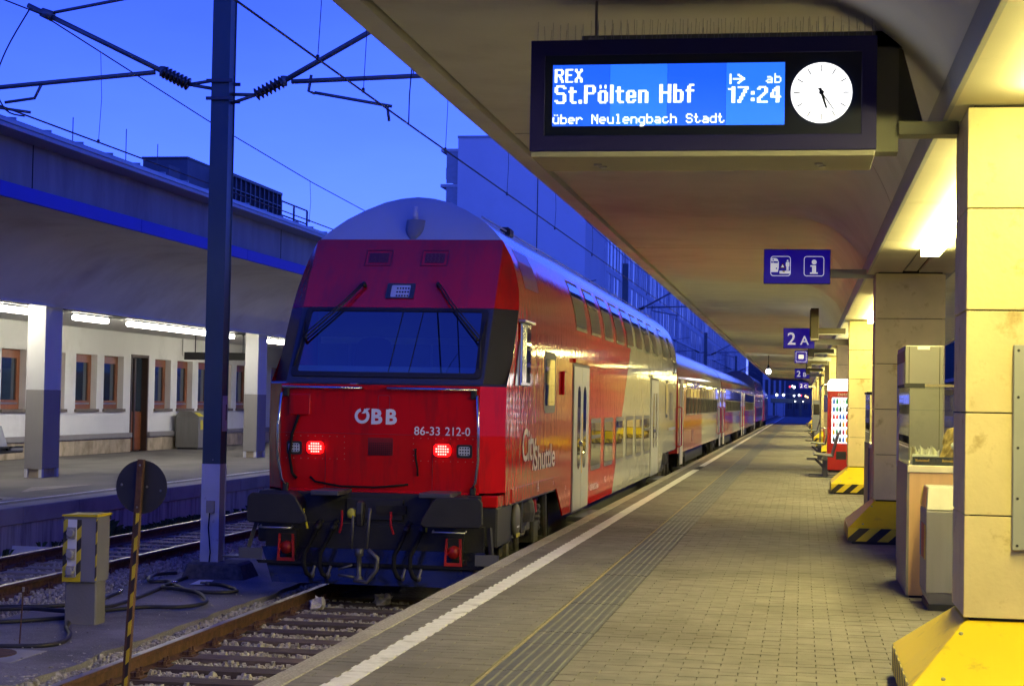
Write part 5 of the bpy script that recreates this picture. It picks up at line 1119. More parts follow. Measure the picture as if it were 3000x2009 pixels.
while y < 76:
    if not (y+1.2 > door[0] and y < door[1]):
        y1 = y+1.195
        MB().box(WX+.002, WX+.045, y, y1, LZ, .345).build('plinth_tile', 'tile_trav', bld, bevel=.006)
    elif y < door[0]: MB().box(WX+.002, WX+.045, y, door[0], LZ, .345).build('plinth_tile', 'tile_trav', bld, bevel=.006)
    y += 1.2
    if door[0] < y < door[1]: y = door[1]+.005
for a, b in ((20.,door[0]),(door[1],120.)): MB().box(WX+.001, WX+.10, a, b, .36, .50).build('plinth_ledge', 'paint_grey', bld, bevel=.008)
MB().tube([(WX+.03,47.95+4.6,3.4),(WX+.03,52.55,2.95),(WX+.05,52.55,2.85)], .025, 8).build('drain_pipe', 'paint_light', bld)
MB().box(WX-8, WX+.02, 10, 135, ZT, ZT+.1).build('ceiling_slab', 'plaster', bld); MB().box(WX-8, WX-.9, 134.5, 135, LZ, 6).build('end_wall', 'plaster_white', bld)
# room side so windows are not see-through to the sky
MB().box(WX-3.2, WX-3.0, 10, 135, LZ, ZT).build('inner_wall', mat('room', (.25,.24,.22), .9), bld)

# canopy on the left
lc = thing('platform_canopy', (-14.75, 40, 3.3), 'left platform canopy with curved concrete underside, blue band and zinc roof edge', 'canopy')
def lz_(x, yy):
    d = x+14.55; rib = math.exp(-(yy/.42)**6); t = max(0., 1-d/(2.15+.0*rib))
    return 4.50 - (4.50-3.36)*t**2.2 - .10*rib*max(0., min(1., 1-(d-.55)/.9))*min(1., d/.1+.3)
LCY = [32.35+13.65*k for k in (-5,-4,-3,-2,-1,0,1,2,3,4,5)]
ys = set()
for c in LCY:
    m0 = c+.39
    for dlt in [-6.825+.6*q for q in range(23)]+[-.5,-.46,-.42,-.38,-.34,-.3,.3,.34,.38,.42,.46,.5]: ys.add(round(m0+dlt, 3))
ys = sorted(ys); xs = [-14.55+.03*q for q in range(5)]+[-14.40+.12*q for q in range(1,24)]; xs = [x for x in xs if x < -11.56]+[-11.56]
rows = []
for y in ys:
    yy = min((abs(y-(c+.39)) for c in LCY)); rows.append([(x, y, lz_(x, yy)) for x in reversed(xs)])
MB().grid(rows).build('canopy_shell', 'plaster', lc, smooth=True)
MB().box(-14.57, -14.549, ys[0], ys[-1], 3.30, 3.42).build('inner_edge', 'plaster', lc)
MB().box(-19.3, -14.6, ys[0], ys[-1], 3.40, 3.46).build('flat_ceiling', 'plaster_white', lc)
MB().box(-15.5, -15.12, ys[0], ys[-1], 3.33, 3.398).build('cable_duct', 'steel_dark', lc)
y = ys[0]; bl = mat('band_blue', (.004,.010,.50), .6, var=.05)
while y < ys[-1]:
    MB().box(-11.56, -11.50, y+.012, y+5.94, 4.47, 4.69).build('blue_band', 'band_blue', lc); y += 5.95
MB().box(-12.2, -11.68, ys[0], ys[-1], 4.52, 5.40).build('parapet', mat('parapet', (.30,.31,.30), .85, var=.12, stretch=(1,1,.3), vscale=2, dirt=(.2,.2,.19), dscale=1.2, dlo=.5, dhi=.8), lc)
for y in (25.0, 37.9, 50.8): MB().box(-11.679, -11.672, y, y+.02, 4.69, 5.40).build('parapet_joint', 'gap', lc)
MB().box(-12.4, -11.25, ys[0], ys[-1], 5.40, 5.46).build('gutter_board', 'fascia', lc); MB().box(-11.30, -11.24, ys[0], ys[-1], 5.462, 5.53).build('gutter', mat('zinc', (.30,.32,.34), .4, .6, var=.12), lc, bevel=.01)
MB().prism([(-11.3,5.535),(-11.3,5.56),(-17.,5.86),(-17.,5.80)], lambda a, b: (a, ys[0], b), (0,ys[-1]-ys[0],0)).build('roof', 'zinc', lc)
rr = MB()
for y in [20+1.2*k for k in range(46)]: rr.prism([(-11.3,5.562),(-11.3,5.60),(-17.,5.90),(-17.,5.862)], lambda a, b: (a, y, b), (0,.03,0))
rr.build('roof_seams', 'zinc', lc)
MB().box(-25, -17, ys[0], ys[-1], 3.7, 5.85).build('upper_storey', 'parapet', lc)
# columns
def lcol(y0, label):
    t = thing('painted_column', (-15.11, y0, LZ), label, 'column', 'two-tone painted columns on the left platform'); x0, x1, y1 = -15.11, -14.74, y0+.79
    MB().box(x0, x1, y0, y1, 1.675, 3.395).build('upper_shaft', 'paint_light', t); MB().box(x0-.004, x1+.004, y0-.004, y1+.004, LZ+.17, 1.673).build('lower_shaft', 'paint_grey', t, bevel=.004)
    MB().box(x0+.05, x1-.05, y0+.05, y1-.05, LZ, LZ+.17).build('plinth', 'tile_trav', t); MB().box(x1-.07, x1, y0+.0, y0+.09, LZ, LZ+.168).build('plinth_corner', 'paint_light', t); MB().box(x0, x0+.07, y0+.0, y0+.07, LZ, LZ+.168).build('plinth_corner', 'paint_light', t); MB().box(x1-.05, x1, y1-.09, y1, LZ, LZ+.168).build('plinth_corner', 'paint_light', t)
    return t
lcol(LCY[5], 'nearest grey and white painted column on the left platform'); lcol(LCY[6], 'second painted column on the left platform, beside the train'); lcol(LCY[7], 'third painted column on the left platform, hidden behind the train')
# tube lights
for k, (a, b) in enumerate([(28.2,29.7),(29.9,31.4),(31.5,33.0),(35.03,36.7),(38.05,39.53),(39.55,40.95),(40.97,42.38),(42.4,43.75),(44.0,45.4),(48.7,50.2),(50.4,51.9),(52.4,53.9),(55,56.5)]):
    w = ['first','second','third','fourth','fifth','sixth','seventh','eighth','ninth','tenth','eleventh','twelfth','thirteenth'][k]
    t = thing('tube_light', (-15.3, (a+b)/2, 3.33), '%s lit fluorescent tube light from the left along the left platform wall' % w, 'lamp', 'fluorescent tube lights on the left platform')
    MB().box(-15.38, -15.22, a, b, 3.29, 3.33).build('housing', 'steel_dark', t)
    MB().prism(rrect(-15.375,-15.225,3.175,3.288,.045,3), lambda p, z: (p, a+.01, z), (0,b-a-.02,0)).build('tube_cover', 'lamp_white', t)
t = thing('info_sign', (-15.6, 47.2, 2.3), 'dark hanging sign seen edge-on beside the second left column', 'sign'); MB().box(-17.2, -15.2, 46.9, 47.05, 2.62, 2.83).build('panel', 'black', t); MB().tube([(-16.9,46.97,2.83),(-16.9,46.97,3.4)], .015, 6).tube([(-15.5,46.97,2.83),(-15.5,46.97,3.4)], .015, 6).build('hanger', 'steel_dark', t)
t = thing('litter_bin', (-18.9, 52, LZ), 'grey steel recycling bin with yellow stickers against the left wall', 'bin')
MB().box(-19.2, -18.45, 51.75, 53.3, LZ+.05, .95).build('body', 'bin_steel', t, bevel=.01); MB().prism([(-19.2,.955),(-18.45,.955),(-18.7,1.12),(-19.1,1.12)], lambda a, b: (a, 51.75, b), (0,1.55,0)).build('hood', 'bin_steel', t); MB().box(-19.15, -18.5, 51.8, 53.2, LZ, LZ+.05).build('foot', 'black', t)
MB().box(-18.448, -18.444, 51.9, 52.15, .55, .85).build('sticker', 'lever_yellow', t); MB().prism([(-18.62,1.07),(-18.62,1.075),(-18.47,.975),(-18.47,.97)], lambda a, b: (a+.012, 51.78, b), (0,.45,0)).build('slot_plate', 'lever_yellow', t); MB().box(-18.448, -18.444, 52.3, 52.6, .58, .86).build('pictogram', 'black', t)
t = thing('waiting_bench', (-16.6, 33.5, LZ), 'grey metal bench of single seats at the left edge of the picture', 'bench')
MB().tube([(-16.9,30.5,.35),(-16.9,36.0,.35)], .06, 10).build('beam', 'steel_dark', t, smooth=True)
for q in range(7):
    y = 31.+.66*q
    s_ = MB().prism([(-16.62,.42),(-16.6,.46),(-17.0,.43),(-17.02,.40)], lambda a, b: (a, y, b), (0,.52,0)).build('seat', 'bench_mesh', t); MB().prism([(-17.0,.42),(-16.97,.44),(-17.12,.88),(-17.15,.87)], lambda a, b: (a, y, b), (0,.52,0)).build('backrest', mat('bench_grey', (.30,.30,.30), .5), t); MB().box(-17.0, -16.8, y+.2, y+.32, .36, .42).build('seat_mount', 'black', t)
for y in (32.2, 34.6): MB().box(-16.95, -16.85, y, y+.08, LZ, .33).build('leg', 'steel_dark', t)
# roof-top structures
mat('clad_blue', (.10,.11,.13), .6, var=.15, vscale=2); mat('clad_glass', (.06,.07,.09), .2, coat=.4)
t = thing('rooftop_plant', (-14.6, 39, 5.7), 'dark rooftop plant room with ribbed glass flank above the left canopy', 'building')
MB().box(-16.2, -14.0, 36.6, 40.9, 5.6, 6.50).build('low_block', 'clad_blue', t); MB().box(-15.4, -14.3, 38.9, 41.0, 5.6, 7.17).build('tower_block', 'clad_blue', t); MB().box(-15.42, -14.28, 38.86, 41.02, 7.17, 7.21).build('cap', 'steel_dark', t)
MB().box(-16., -14.02, 41.02, 45.3, 5.6, 7.06).build('glazed_block', 'clad_glass', t)
for q in range(12): MB().box(-14.02, -13.96, 41.05+.385*q, 41.09+.385*q, 5.6, 7.10).build('rib', 'steel_dark', t)
for z in (6.2,6.75): MB().box(-14.02, -13.97, 41.05, 45.3, z, z+.03).build('rail', 'steel_dark', t)
MB().box(-16.1, -13.95, 41.02, 45.35, 7.06, 7.13).build('roof_edge', 'steel_dark', t); MB().box(-14.6, -14.0, 36.9, 37.6, 6.5, 6.75).build('vent', 'clad_blue', t)
t = thing('roof_railing', (-14, 46.6, 5.7), 'thin steel safety railing on the left roof', 'railing')
for y in (45.4, 46.6, 47.9): MB().tube([(-14,y,5.6),(-14,y,6.93)], .03, 6).build('post', 'steel_dark', t)
for z in (6.15,6.55,6.93): MB().tube([(-14,45.4,z),(-14,47.9,z)], .022, 6).build('bar', 'steel_dark', t)
for x, y, h, n_ in ((-13.2,24.7,.55,'left'),(-13.2,29.9,.5,'middle'),(-14.,34.4,1.0,'tall'),(-14.,36.2,.95,'right')):
    t = thing('lightning_rod', (x, y, 5.6), 'thin %s lightning rod standing on the left roof' % n_, 'rod', 'lightning rods on the left roof'); MB().tube([(x,y,5.6),(x,y,6.15+h)], .010, 5).build('rod', 'steel_dark', t)

# ------------------------------------------------------------------ things between the tracks
def stripes_pole(): pass
stripes('hazard_pole', (.70,.50,.02), (.015,.013,.012), .13, 45, wear=(.12,.05,.02))
stripes('hazard_post', (.72,.55,.02), (.015,.013,.012), .155, 45, wear=(.3,.25,.1))
t = thing('disc_signal', (-4.62, 11.5, -.72), 'round dark signal disc seen from behind on a leaning rusty striped pole', 'signal'); p0, p1 = (-4.60,11.5,-.73), (-4.508,11.5,1.17)
MB().bar(p0, p1, .042).build('pole', 'rust', t)
dx = (p1[0]-p0[0])/(p1[2]-p0[2])
MB().prism([(-.002,-.73),(.021,-.73),(.021,.80),(-.002,.80)], lambda a, b: (p0[0]+dx*(b-p0[2])+a+.0, 11.476, b), (0,-.002,0)).build('stripe_tape', 'hazard_pole', t)
MB().lathe((-4.515,11.53,.978), (0,1,0), [(0,.186),(.004,.186),(.005,.184)], 40).build('disc', mat('disc_back', (.028,.028,.032), .5, var=.25, vscale=3), t)
for x, z in ((-4.66,.99),(-4.375,.955),(-4.475,.98)): MB().lathe((x,11.53,z), (0,-1,0), [(0,.009),(.005,.007)], 8).build('rivet', 'steel', t)
for z in (.84,1.13): MB().lathe((p0[0]+dx*(z+.73),11.478,z), (0,-1,0), [(0,.008),(.006,.006)], 8).build('bolt', 'steel', t)
t = thing('socket_post', (-6.86, 16.1, -.62), 'concrete supply post with yellow and black striped steel box and sockets', 'post')
MB().box(-7.02, -6.70, 16.0, 16.24, -.64, -.20).build('concrete_foot', mat('post_concrete', (.20,.19,.17), .9, var=.15, bump=.3, bscale=40), t, bevel=.012)
MB().box(-7.03, -6.69, 15.96, 16.28, -.20, .43).build('cabinet', mat('cab_grey', (.22,.21,.20), .6, var=.12), t, bevel=.006)
MB().prism([(-7.04,.43),(-6.68,.43),(-6.68,.455),(-7.04,.445)], lambda a, b: (a, 15.94, b), (0,.36,0)).build('lid', 'guard', t)
for x0, x1 in ((-7.03,-6.985),(-6.89,-6.845)): MB().box(x0, x1, 15.952, 15.958, -.20, .40).build('stripe_tape', 'hazard_post', t)
MB().box(-6.70, -6.688, 15.955, 15.972, -.18, .41).build('stripe_tape', 'hazard_post', t); MB().box(-7.03, -6.845, 15.950, 15.956, -.20, -.155).build('yellow_band', 'guard', t)
MB().box(-6.983, -6.892, 15.952, 15.958, -.15, .40).build('front_plate', 'paint_light', t)
for z in (.27,.065,-.10): MB().box(-6.985, -6.90, 15.93, 15.952, z-.055, z+.055).lathe((-6.94,15.93,z), (0,-1,0), [(0,.04),(.03,.038),(.035,.03)], 12).build('socket', 'concrete', t)
t = thing('ground_rod', (-6.74, 14.44, -.62), 'thin upright rusty rod in the asphalt by the hoses', 'rod'); MB().tube([(-6.745,14.44,-.63),(-6.72,14.44,-.10)], .007, 6).build('rod', 'rust', t); MB().lathe((-6.72,14.44,-.10), (0,0,1), [(-.03,.010),(.01,.012),(.012,.0)], 8).build('cap', 'steel', t)
t = thing('manhole_cover', (-6.85, 13.95, -.62), 'round iron manhole cover in the asphalt strip beside the hoses', 'manhole cover'); MB().lathe((-6.88,13.98,-.622), (0,0,1), [(0,.30),(.018,.30),(.02,.285)], 30).build('lid', 'rust', t); MB().box(-7.3, -6.42, 13.6, 14.3, -.63, -.612).build('surround', 'concrete', t)
ZH = -.598
HOSES = [([(-7.3,14.25),(-6.88,14.34),(-6.54,14.49),(-6.49,14.79),(-6.63,15.25),(-6.87,15.71),(-7.05,16.22),(-7.2,16.5)], 'black rubber hose curling in front of the striped post'),
 ([(-7.9,15.65),(-7.57,15.77),(-7.36,15.95),(-7.17,16.18),(-7.05,16.32)], 'short black hose running left from the striped post'),
 ([(-7.05,16.6),(-6.95,16.80),(-6.68,17.21),(-6.34,17.32),(-6.21,17.63),(-6.29,18.02),(-6.61,18.64),(-6.94,18.91),(-7.13,19.00),(-7.22,19.21),(-7.21,19.46)], 'black hose looping right of the striped post towards the train'),
 ([(-8.3,16.9),(-8.16,16.98),(-7.75,17.12),(-7.52,17.33),(-7.14,17.25),(-7.11,17.88),(-7.21,18.89),(-7.35,20.0),(-7.38,20.5)], 'long black hose running from the left to the mast foot'),
 ([(-7.63,20.73),(-7.80,20.48),(-7.70,19.97),(-7.55,19.68),(-7.37,19.74),(-7.11,19.33),(-6.78,18.89),(-6.47,18.84),(-6.30,18.97),(-6.35,19.19),(-6.63,19.58),(-6.85,19.67)], 'black hose coiled on the asphalt before the mast foot'),
 ([(-8.1,16.5),(-7.97,16.59),(-7.73,16.74),(-7.47,16.69),(-7.24,16.64),(-6.95,16.6)], 'black hose lying left of the striped post behind another'),
 ([(-7.3,17.6),(-7.44,17.98),(-7.49,18.33),(-7.53,18.63)], 'short hose end with metal coupling behind the striped post')]
def smooth_path(P, n=5):
    out_ = []
    for i in range(len(P)-1):
        a = Vector(P[max(0,i-1)]); b = Vector(P[i]); c = Vector(P[i+1]); d = Vector(P[min(len(P)-1,i+2)])
        for k in range(n):
            u = k/n; out_.append(tuple(.5*((2*b)+(c-a)*u+(2*a-5*b+4*c-d)*u*u+(3*b-a-3*c+d)*u**3)))
    out_.append(tuple(P[-1])); return out_
mat('hose', (.018,.018,.020), .55, var=.3, vscale=6)
for k, (P, lb) in enumerate(HOSES):
    pts = smooth_path([(x, y, ZH+.012*(k % 3)) for x, y in P]); t = thing('rubber_hose', (P[0][0], P[0][1], -.62), lb, 'hose', 'water hoses lying between the tracks')
    MB().tube(pts, .022, 10).build('hose', 'hose', t, smooth=True)
    e = pts[-1]; MB().lathe(e, (pts[-1][0]-pts[-2][0], pts[-1][1]-pts[-2][1], 0), [(-.03,.028),(.03,.028),(.035,.022),(.10,.022)], 10).build('coupling', 'chrome' if k in (2,6) else 'steel_dark', t, smooth=True)
t = tag(MB().prism([(0,0),(.20,.02),(.19,.14),(.02,.13)], lambda a, b: (-7.06+a, 19.62+b*2.2, -.60+b*.2), (0,0,.004)).build('paper_scrap', 'paper'), 'flat pale scrap of paper on the asphalt by the mast foot', 'paper')
r = random.Random(9); cr = MB().lathe((-5.22,18.58,-.66), (0,0,1), [(-.06,.05),(-.02,.10),(.04,.10),(.08,.05)], 9); cr.v = [(x+r.uniform(-.04,.04), y+r.uniform(-.04,.04), z+r.uniform(-.03,.04)) for x, y, z in cr.v]; tag(cr.build('crumpled_paper', mat('litter', (.45,.42,.40), .8, var=.5, vscale=12)), 'crumpled paper litter lying beside the rail in front of the train', 'litter')
cr = MB().lathe((-4.65,19.3,-.66), (0,0,1), [(-.06,.07),(-.02,.12),(.04,.11),(.06,.05)], 9); cr.v = [(x+r.uniform(-.05,.05), y+r.uniform(-.05,.05), z+r.uniform(-.03,.04)) for x, y, z in cr.v]; tag(cr.build('crumpled_paper', 'litter'), 'crumpled bag in the shadow under the train front', 'litter')
t = tag(MB().prism([(0,0),(.62,.05),(.62,.09),(0,.05)], lambda a, b: (-5.98+a, 12.35+b, -.62), (0,0,.03)).build('yellow_board', mat('board_yellow', (.55,.45,.08), .7, var=.2)), 'yellow edged board lying on the ballast at the lower left', 'board')
t = tag(MB().prism([(0,0),(.26,0),(.2,.14),(.02,.16)], lambda a, b: (-11.05+a*.6, 23.3+a, -.72+b), (.5,0,0)).build('track_marker', 'paint_light'), 'low white marker block beside the far left rail', 'marker')
# weeds along the left platform wall
wd = MB(); r = random.Random(21)
for _ in range(650):
    y = r.choice((r.gauss(26.5,.7), r.gauss(26.3,.35), r.gauss(30.,1.5), r.uniform(23,40), r.gauss(36,1.))); x = -11.15+abs(r.gauss(0,.12)); h = r.uniform(.06,.20)+(.42*math.exp(-((y-26.3)/.35)**2)*r.random())
    for q in range(5):
        a = r.uniform(0,6.28); l = h*r.uniform(.5,1.); dx, dy = math.cos(a)*l*.6, math.sin(a)*l*.6; w = .012
        wd.add([(x-w*math.sin(a),y+w*math.cos(a),-.74),(x+w*math.sin(a),y-w*math.cos(a),-.74),(x+dx*.6+w*1.6*math.sin(a),y+dy*.6-w*1.6*math.cos(a),-.74+h*.75),(x+dx,y+dy,-.74+h*.8),(x+dx*.6-w*1.6*math.sin(a),y+dy*.6+w*1.6*math.cos(a),-.74+h*.75)], [(0,1,2,3,4)])
tag(wd.build('weeds', 'foliage'), 'low green weeds growing along the foot of the left platform wall', kind='stuff')
gr = MB()
for _ in range(260):
    x = r.gauss(-6.55,.16); y = r.gauss(12.45,.3); h = r.uniform(.04,.13); a = r.uniform(0,6.28); w = .004
    gr.add([(x-w,y,-.68),(x+w,y,-.68),(x+math.cos(a)*h*.7,y+math.sin(a)*h*.7,-.68+h)], [(0,1,2)])
tag(gr.build('dry_grass', mat('drygrass', (.20,.14,.08), .9, var=.4)), 'tuft of dry brown grass on the ballast at the lower left', kind='stuff')

# ------------------------------------------------------------------ overhead line: masts, cantilevers, wires
mat('mast_green', (.07,.105,.11), .5, var=.15, stretch=(1,1,.3), vscale=3, dirt=(.09,.05,.03), dscale=3, dlo=.66, dhi=.85); mat('mast_white', (.62,.62,.64), .6, var=.1, vscale=4, dirt=(.16,.08,.05), dscale=7, dlo=.62, dhi=.75)
mat('tube_grey', (.16,.17,.18), .45, .5, var=.15); mat('porcelain', (.035,.018,.012), .25, var=.2, coat=.5); mat('wire', (.02,.02,.022), .5)
def insulator(mb, a, b, n=7, r=.085):
    A, B = Vector(a), Vector(b); d = B-A; L = d.length; pr = []
    for k in range(n): s = L*k/n; pr += [(s,.045),(s+L/n*.25,r),(s+L/n*.45,r*.95),(s+L/n*.7,.045)]
    pr.append((L,.045)); mb.lathe(a, d, pr, 12); return mb
def mast(y, label, base=-.62, top=9.0, detail=True):
    t = thing('catenary_mast', (-7.16, y, base), label, 'mast', 'overhead line masts between the tracks'); x = -7.165; w = .115; 
    H = MB()   # H section, web across the track
    for a, b, c, d in ((x-w, x+w, y-.12, y-.105), (x-w, x+w, y+.105, y+.12), (x+w-.03, x+w-.012, y-.105, y+.105), (x-w+.012, x-w+.03, y-.105, y+.105)): H.box(a, b, c, d, .78, top)
    H.build('shaft', 'mast_green', t)
    Wt = MB()
    for a, b, c, d in ((x-w-.002, x+w+.002, y-.122, y-.104), (x-w-.002, x+w+.002, y+.104, y+.122), (x+w-.03, x+w-.010, y-.104, y+.104), (x-w+.010, x-w+.03, y-.104, y+.104)): Wt.box(a, b, c, d, base+.17, .779)
    Wt.build('white_foot', 'mast_white', t)
    if detail:
        MB().frustum((x-.30,x+.52,y-.33,y+.35), (x-.24,x+.42,y-.25,y+.28), base-.03, base+.20).build('footing', mat('footing', (.09,.085,.08), .9, var=.4, vscale=14, bump=.6, bscale=40), t, bevel=.03)
        MB().box(x+w+.003, x+w+.006, y-.09, y+.09, 1.18, 1.62).build('number_plate', 'mast_white', t); text('number', '1', 'black', t, (x+w+.0075, y-.03, 1.32), (0,1,0), (0,0,1), .20, bold=.01, extr=.001)
        MB().box(x-.04, x+.06, y-.16, y-.123, .18, .33).build('junction_box', 'concrete', t); MB().tube([(x,y-.135,.18),(x-.01,y-.14,0),(x+.02,y-.14,-.3),(x+.01,y-.14,base+.2)], .008, 6).build('cable', 'rubber', t, smooth=True)
        MB().lathe((x+.02,y-.12,.83), (0,-1,0), [(0,.010),(.008,.008)], 8).build('bolt', 'steel', t)
    for z in (5.30, 5.52):
        for q0, q1 in ((y-.16,y-.125),(y+.125,y+.16)): MB().box(x-.17, x+.17, q0, q1, z-.02, z+.02).build('clamp', 'steel_dark', t)
    for s, zb, ins0, ins1, top_, drop in ((1, 5.31, (.42,5.36), (.78,5.53), (2.4,6.42), -1), (-1, 5.49, (-.45,5.50), (-.80,5.67), (-2.62,6.54), 1)):
        X = lambda q: x+q
        c_ = MB(); c_.tube([(x+s*.11,y,zb-.05),(X(ins0[0]),y,ins0[1])], .022, 8).tube([(x+s*.11,y,zb+.06),(X(ins0[0]),y,ins0[1])], .022, 8).tube([(X(ins1[0]),y,ins1[1]),(X(top_[0]),y,top_[1])], .034, 10)
        c_.lathe((X(ins1[0]),y,ins1[1]), (0,0,1), [(-.06,.045),(.06,.045)], 8)
        if s > 0: c_.tube([(X(.88),y,5.52),(X(2.75),y,5.58)], .030, 10).tube([(X(1.13),y,5.60),(X(1.10),y,5.40),(X(1.18),y,5.37)], .020, 8).tube([(X(1.18),y,5.38),(X(2.16),y,5.20)], .020, 8).tube([(X(2.42),y,5.58),(X(2.42),y,6.42)], .008, 5).tube([(X(2.1),y,5.22),(X(2.13),y,5.02)], .018, 6)
        else: c_.tube([(X(-.9),y,5.66),(X(-3.4),y,5.46)], .030, 10).tube([(X(-2.40),y,6.42),(X(-1.2),y,6.62)], .022, 8).lathe((X(-2.36),y,6.42), (1,0,-.4), [(-.08,.06),(.08,.07)], 10).tube([(X(-2.4),y,5.55),(X(-2.5),y,5.35),(X(-2.9),y,5.30)], .02, 6).tube([(X(-2.55),y,5.17),(X(-3.3),y,5.28)], .02, 6)
        c_.build('cantilever', 'tube_grey', t, smooth=True)
        insulator(MB(), (X(ins0[0]),y,ins0[1]), (X(ins1[0]),y,ins1[1])).build('insulator', 'porcelain', t, smooth=True)
    return t
mast(20.7, 'nearest dark green overhead line mast with white foot, left of the train')
mast(70.7, 'second overhead line mast, rising behind the train roof', detail=False, top=7.3); mast(131., 'third overhead line mast, far behind the coaches', detail=False, top=7.0); mast(192., 'farthest overhead line mast', detail=False, top=7.)
for xw, z, sag, n_, lb, dro in ((-4.72,4.93,.0,'contact_wire','overhead contact wire above the near track',True), (-9.60,5.07,0.,'contact_wire','overhead contact wire above the left track',True)):
    t = thing(n_, (xw, 20.7, z), lb, 'wire'); sg = 50.; zm = z+1.35
    MB().tube([(xw,-6,z),(xw,20.7,z),(xw+.2,70.7,z),(xw-.1,131,z),(xw,250,z)], .011, 6).build('contact', 'wire', t)
    pts = []
    for a, b in ((-29.3,20.7),(20.7,70.7),(70.7,131.),(131.,192.)):
        for k in range(8): u = k/8; yy = a+(b-a)*u; pts.append((xw, yy, zm-.75*4*u*(1-u)))
    pts = [p for p in pts if p[1] > -8]; MB().tube(pts, .009, 6).build('messenger', 'wire', t)
    for yy in (11.,13.5,16.4,18.2,22.6,27.5,33.,39.,46.,53.,60.,66.):
        u = ((yy-20.7) % 50)/50; zt = zm-.75*4*u*(1-u); MB().tube([(xw,yy,z),(xw+.01,yy+.05,(z+zt)/2),(xw,yy,zt)], .0045, 5).build('dropper', 'wire', t); MB().box(xw-.012, xw+.012, yy-.02, yy+.02, z-.01, z+.04).build('dropper_clip', 'wire', t)
    if xw < -6: MB().tube(smooth_path([(xw-.16,20.7,6.5),(xw-.42,20.6,5.95),(xw-.5,20.5,5.5),(xw-.3,20.4,5.15),(xw-.05,20.4,z)]), .010, 6).build('jumper', 'wire', t, smooth=True)
    else: MB().tube([(xw+.0,20.4,z),(xw-.02,20.5,5.3),(xw+.02,20.6,zm)], .008, 5).build('jumper', 'wire', t)

# ------------------------------------------------------------------ buildings beyond
mat('tower_wall', (.72,.72,.72), .9, var=.06, vscale=.15, dirt=(.62,.62,.62), dscale=.1); mat('slab_white', (.55,.55,.55), .8); mat('facade_dark', (.035,.04,.05), .3, var=.3, vscale=.4, coat=.3); mat('fin', (.66,.66,.67), .7, var=.1)
t = thing('apartment_tower', (-26, 170, -1.1), 'tall plain concrete tower block with projecting balconies behind the train', 'building')
MB().box(-32.2, -20.0, 160., 176., -1.1, 26.2).build('wall', 'tower_wall', t); MB().box(-32.25, -19.95, 159.95, 176.05, 26.2, 26.45).build('roof_edge', 'fascia', t)
for x in (-24.6,): MB().box(x, x+.08, 159.98, 159.995, 2, 26).build('joint', 'gap', t)
for k in range(7):
    z = 25.0-3.35*k
    b_ = MB().box(-33.9, -32.21, 160.3, 166., z, z+.28).build('balcony', 'slab_white', t); MB().box(-33.4, -33.3, 160.4, 165.9, z-2.6, z-1.5).build('balcony_screen', mat('screen_glass', (.22,.24,.28), .25, coat=.4), b_); MB().box(-33.35, -32.21, 160.35, 160.42, z-3.0, z-.02).build('balcony_side', 'screen_glass', b_)
MB().tube([(-29.,168,26.4),(-29.,168,30.)], .05, 6).build('roof_aerial', 'steel_dark', t)
t = thing('office_block', (-22, 300, -1.1), 'long blue-grey office building with vertical fins along its facade, beyond the train', 'building')
XF = -20.3; Y1_, Y2_ = 176.1, 640.
MB().box(XF-14, XF, Y1_, Y2_, -1.1, 24.).build('wall', 'facade_dark', t)
for k in range(7): MB().box(XF, XF+.09, Y1_, Y2_, 1.2+3.65*k-.5, 1.2+3.65*k+.12).build('storey_band', 'fin', t)
MB().box(XF-.2, XF+.35, Y1_-.1, Y1_+1.2, -1.1, 24.).build('corner_pier', 'fin', t)
r = random.Random(3); fins = MB()
for k in range(6):
    y = Y1_+1.5; z0 = 1.2+3.65*k+.12; z1 = z0+3.03
    if k == 0:
        while y < Y2_: fins.box(XF+.005, XF+.06, y, y+2.2, z0, z1); y += 6.2
    else:
        while y < Y2_: w = r.choice((.7,.9,1.2,3.6)); fins.box(XF+.005, XF+.06+r.uniform(-.02,.0), y, y+w, z0, z1); y += w+r.choice((.8,1.3,1.9,2.6))
fins.build('facade_fins', 'fin', t); t.children[-1]['kind'] = 'stuff'
# far end: pale house across the curve, footbridge, lamps, hill
t = thing('pale_house', (-7., 430, -1.1), 'pale building with tall dark windows at the far end of the tracks', 'building')
MB().box(-9.5, -4.2, 430, 450, -1.1, 12.).build('wall', mat('pale_wall', (.55,.55,.55), .8, var=.05), t)
for x in (-8.9,-7.6,-6.3,-5.0): MB().box(x, x+.75, 429.9, 429.99, 4.3, 8.).build('window', 'facade_dark', t)
t = thing('footbridge', (0, 400, -1.1), 'dark steel footbridge crossing the tracks in the distance', 'bridge')
MB().box(-7., 14, 400, 402, 2.3, 3.3).build('deck', 'mast_green', t); MB().box(-7., 14, 399.9, 402.1, 4.3, 4.45).build('handrail', 'mast_green', t)
for x in (-6.5,-.5,5.5): MB().box(x, x+.5, 400.6, 401.4, -1.1, 2.3).build('pier', 'mast_green', t)
for x in [-7+1.1*k for k in range(20)]: MB().box(x, x+.08, 400, 400.08, 3.3, 4.3).build('baluster', 'mast_green', t)
t = thing('distant_shed', (1.5, 470, -1.1), 'dark sheds and wagons beyond the platform end', 'building'); MB().box(-14, 12, 460, 480, -1.1, 17.).build('wall', 'clad_blue', t); MB().box(-14.4, 12.2, 459.5, 480, 17., 17.6).build('roof', 'steel_dark', t); 
for k in range(6): MB().box(-3.6+2*k, -2.4+2*k, 459.9, 459.98, 1.0, 3.2).build('window', 'facade_dark', t)
emit('far_lamp', (.9,.97,1.), 12.); emit('far_lamp_warm', (1.,.55,.15), 8.); emit('far_red', (1.,.05,.08), 3.)
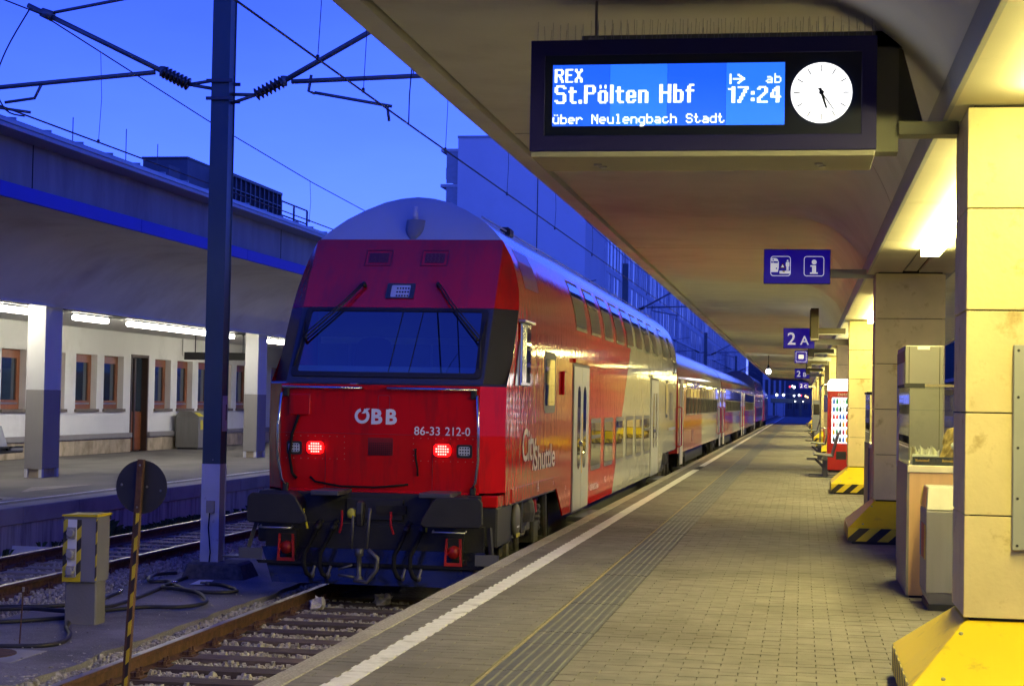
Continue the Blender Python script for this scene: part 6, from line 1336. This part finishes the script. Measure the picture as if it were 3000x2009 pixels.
far = [(-5.6,4.1,'far_lamp',.36),(-4.1,4.1,'far_lamp',.34),(-1.75,5.9,'far_lamp',.36),(-2.15,6.15,'far_lamp',.2),(-2.7,6.0,'far_red',.3),(-1.75,4.0,'far_lamp',.25),(-.62,4.1,'far_lamp',.26),(-.2,4.05,'far_red',.28),(.85,3.9,'far_lamp_warm',.3),(1.25,3.7,'far_lamp_warm',.26),(-1.5,2.7,'far_lamp',.18),(.3,2.7,'far_lamp',.15)]
for k, (x, z, m, rr_) in enumerate(far):
    w = ['leftmost white street lamp glow before the pale house','second white street lamp glow before the pale house','brightest white lamp above the platform end','small white lamp left of the brightest far lamp','small red light beside the far white lamps','white lamp below the brightest far lamp','white lamp beside the far red signal','red signal light at the platform end','orange lamp at the right of the far lights','lower orange lamp at the far right','low white lamp over the footbridge','tiny white lamp right over the footbridge'][k]
    t = thing('distant_lamp', (x, 398, -1.1), w, 'lamp', 'lights at the far end of the platform'); rr_ *= .72; MB().lathe((x,398,z), (0,0,1), [(-rr_,.0),(-rr_*.7,rr_*.7),(0,rr_),(rr_*.7,rr_*.7),(rr_,0.02)], 10).build('globe', m, t, smooth=True); MB().box(x-.05, x+.05, 398.4, 398.5, -1.1, z).build('post', 'mast_green', t)
hl = MB(); rows = []; r = random.Random(8)
for k in range(2): rows.append([(38+i*4, 700+k*60, (-1.1 if k == 0 else 27+4*math.sin(i*.11)+r.uniform(-1.2,1.2))) for i in range(90)])
hl.grid(rows); tag(hl.build('hill', mat('hill', (.03,.045,.03), .95, var=.3, vscale=.05)), kind='structure')

# terminus hall behind the camera, unseen, added to block low sky from reflections
t = thing('unseen_station_hall', (-4, -58, -1.1), 'unseen terminus hall behind the camera, added to block low sky light', 'building')
MB().box(-48, 40, -75, -58, -1.1, 20.).build('wall', 'clad_blue', t)
for k in range(22): MB().box(-47+4*k, -44+4*k, -57.98, -57.9, 5., 17.).build('window', 'facade_dark', t)
MB().box(-49, 41, -76, -56.5, 20., 21.).build('roof', 'fascia', t)

# the next island platform to the right, seen only through the gap beside the columns
rp = thing('platform', (13.2, 0, -1.1), kind='structure'); MB().box(13.2, 22, -56, 265, -1.1, 0).build('platform_body', 'left_asphalt', rp)
t = thing('platform_canopy', (17.5, 100, 3.3), 'dark canopy of the next platform, glimpsed right of the second stone column', 'canopy')
MB().prism([(13.3,4.10),(13.3,4.40),(21.7,4.40),(21.7,4.10),(18.6,4.05),(18.0,3.3),(17.,3.3),(16.4,4.05)], lambda a, b: (a, -56, b), (0,320,0)).build('canopy_slab', 'concrete', t)
for k in range(10): MB().box(17.1, 17.9, -20+24*k, -19.3+24*k, 0, 3.3).build('column', 'concrete', t)
track('railway_track', 9.3, [])
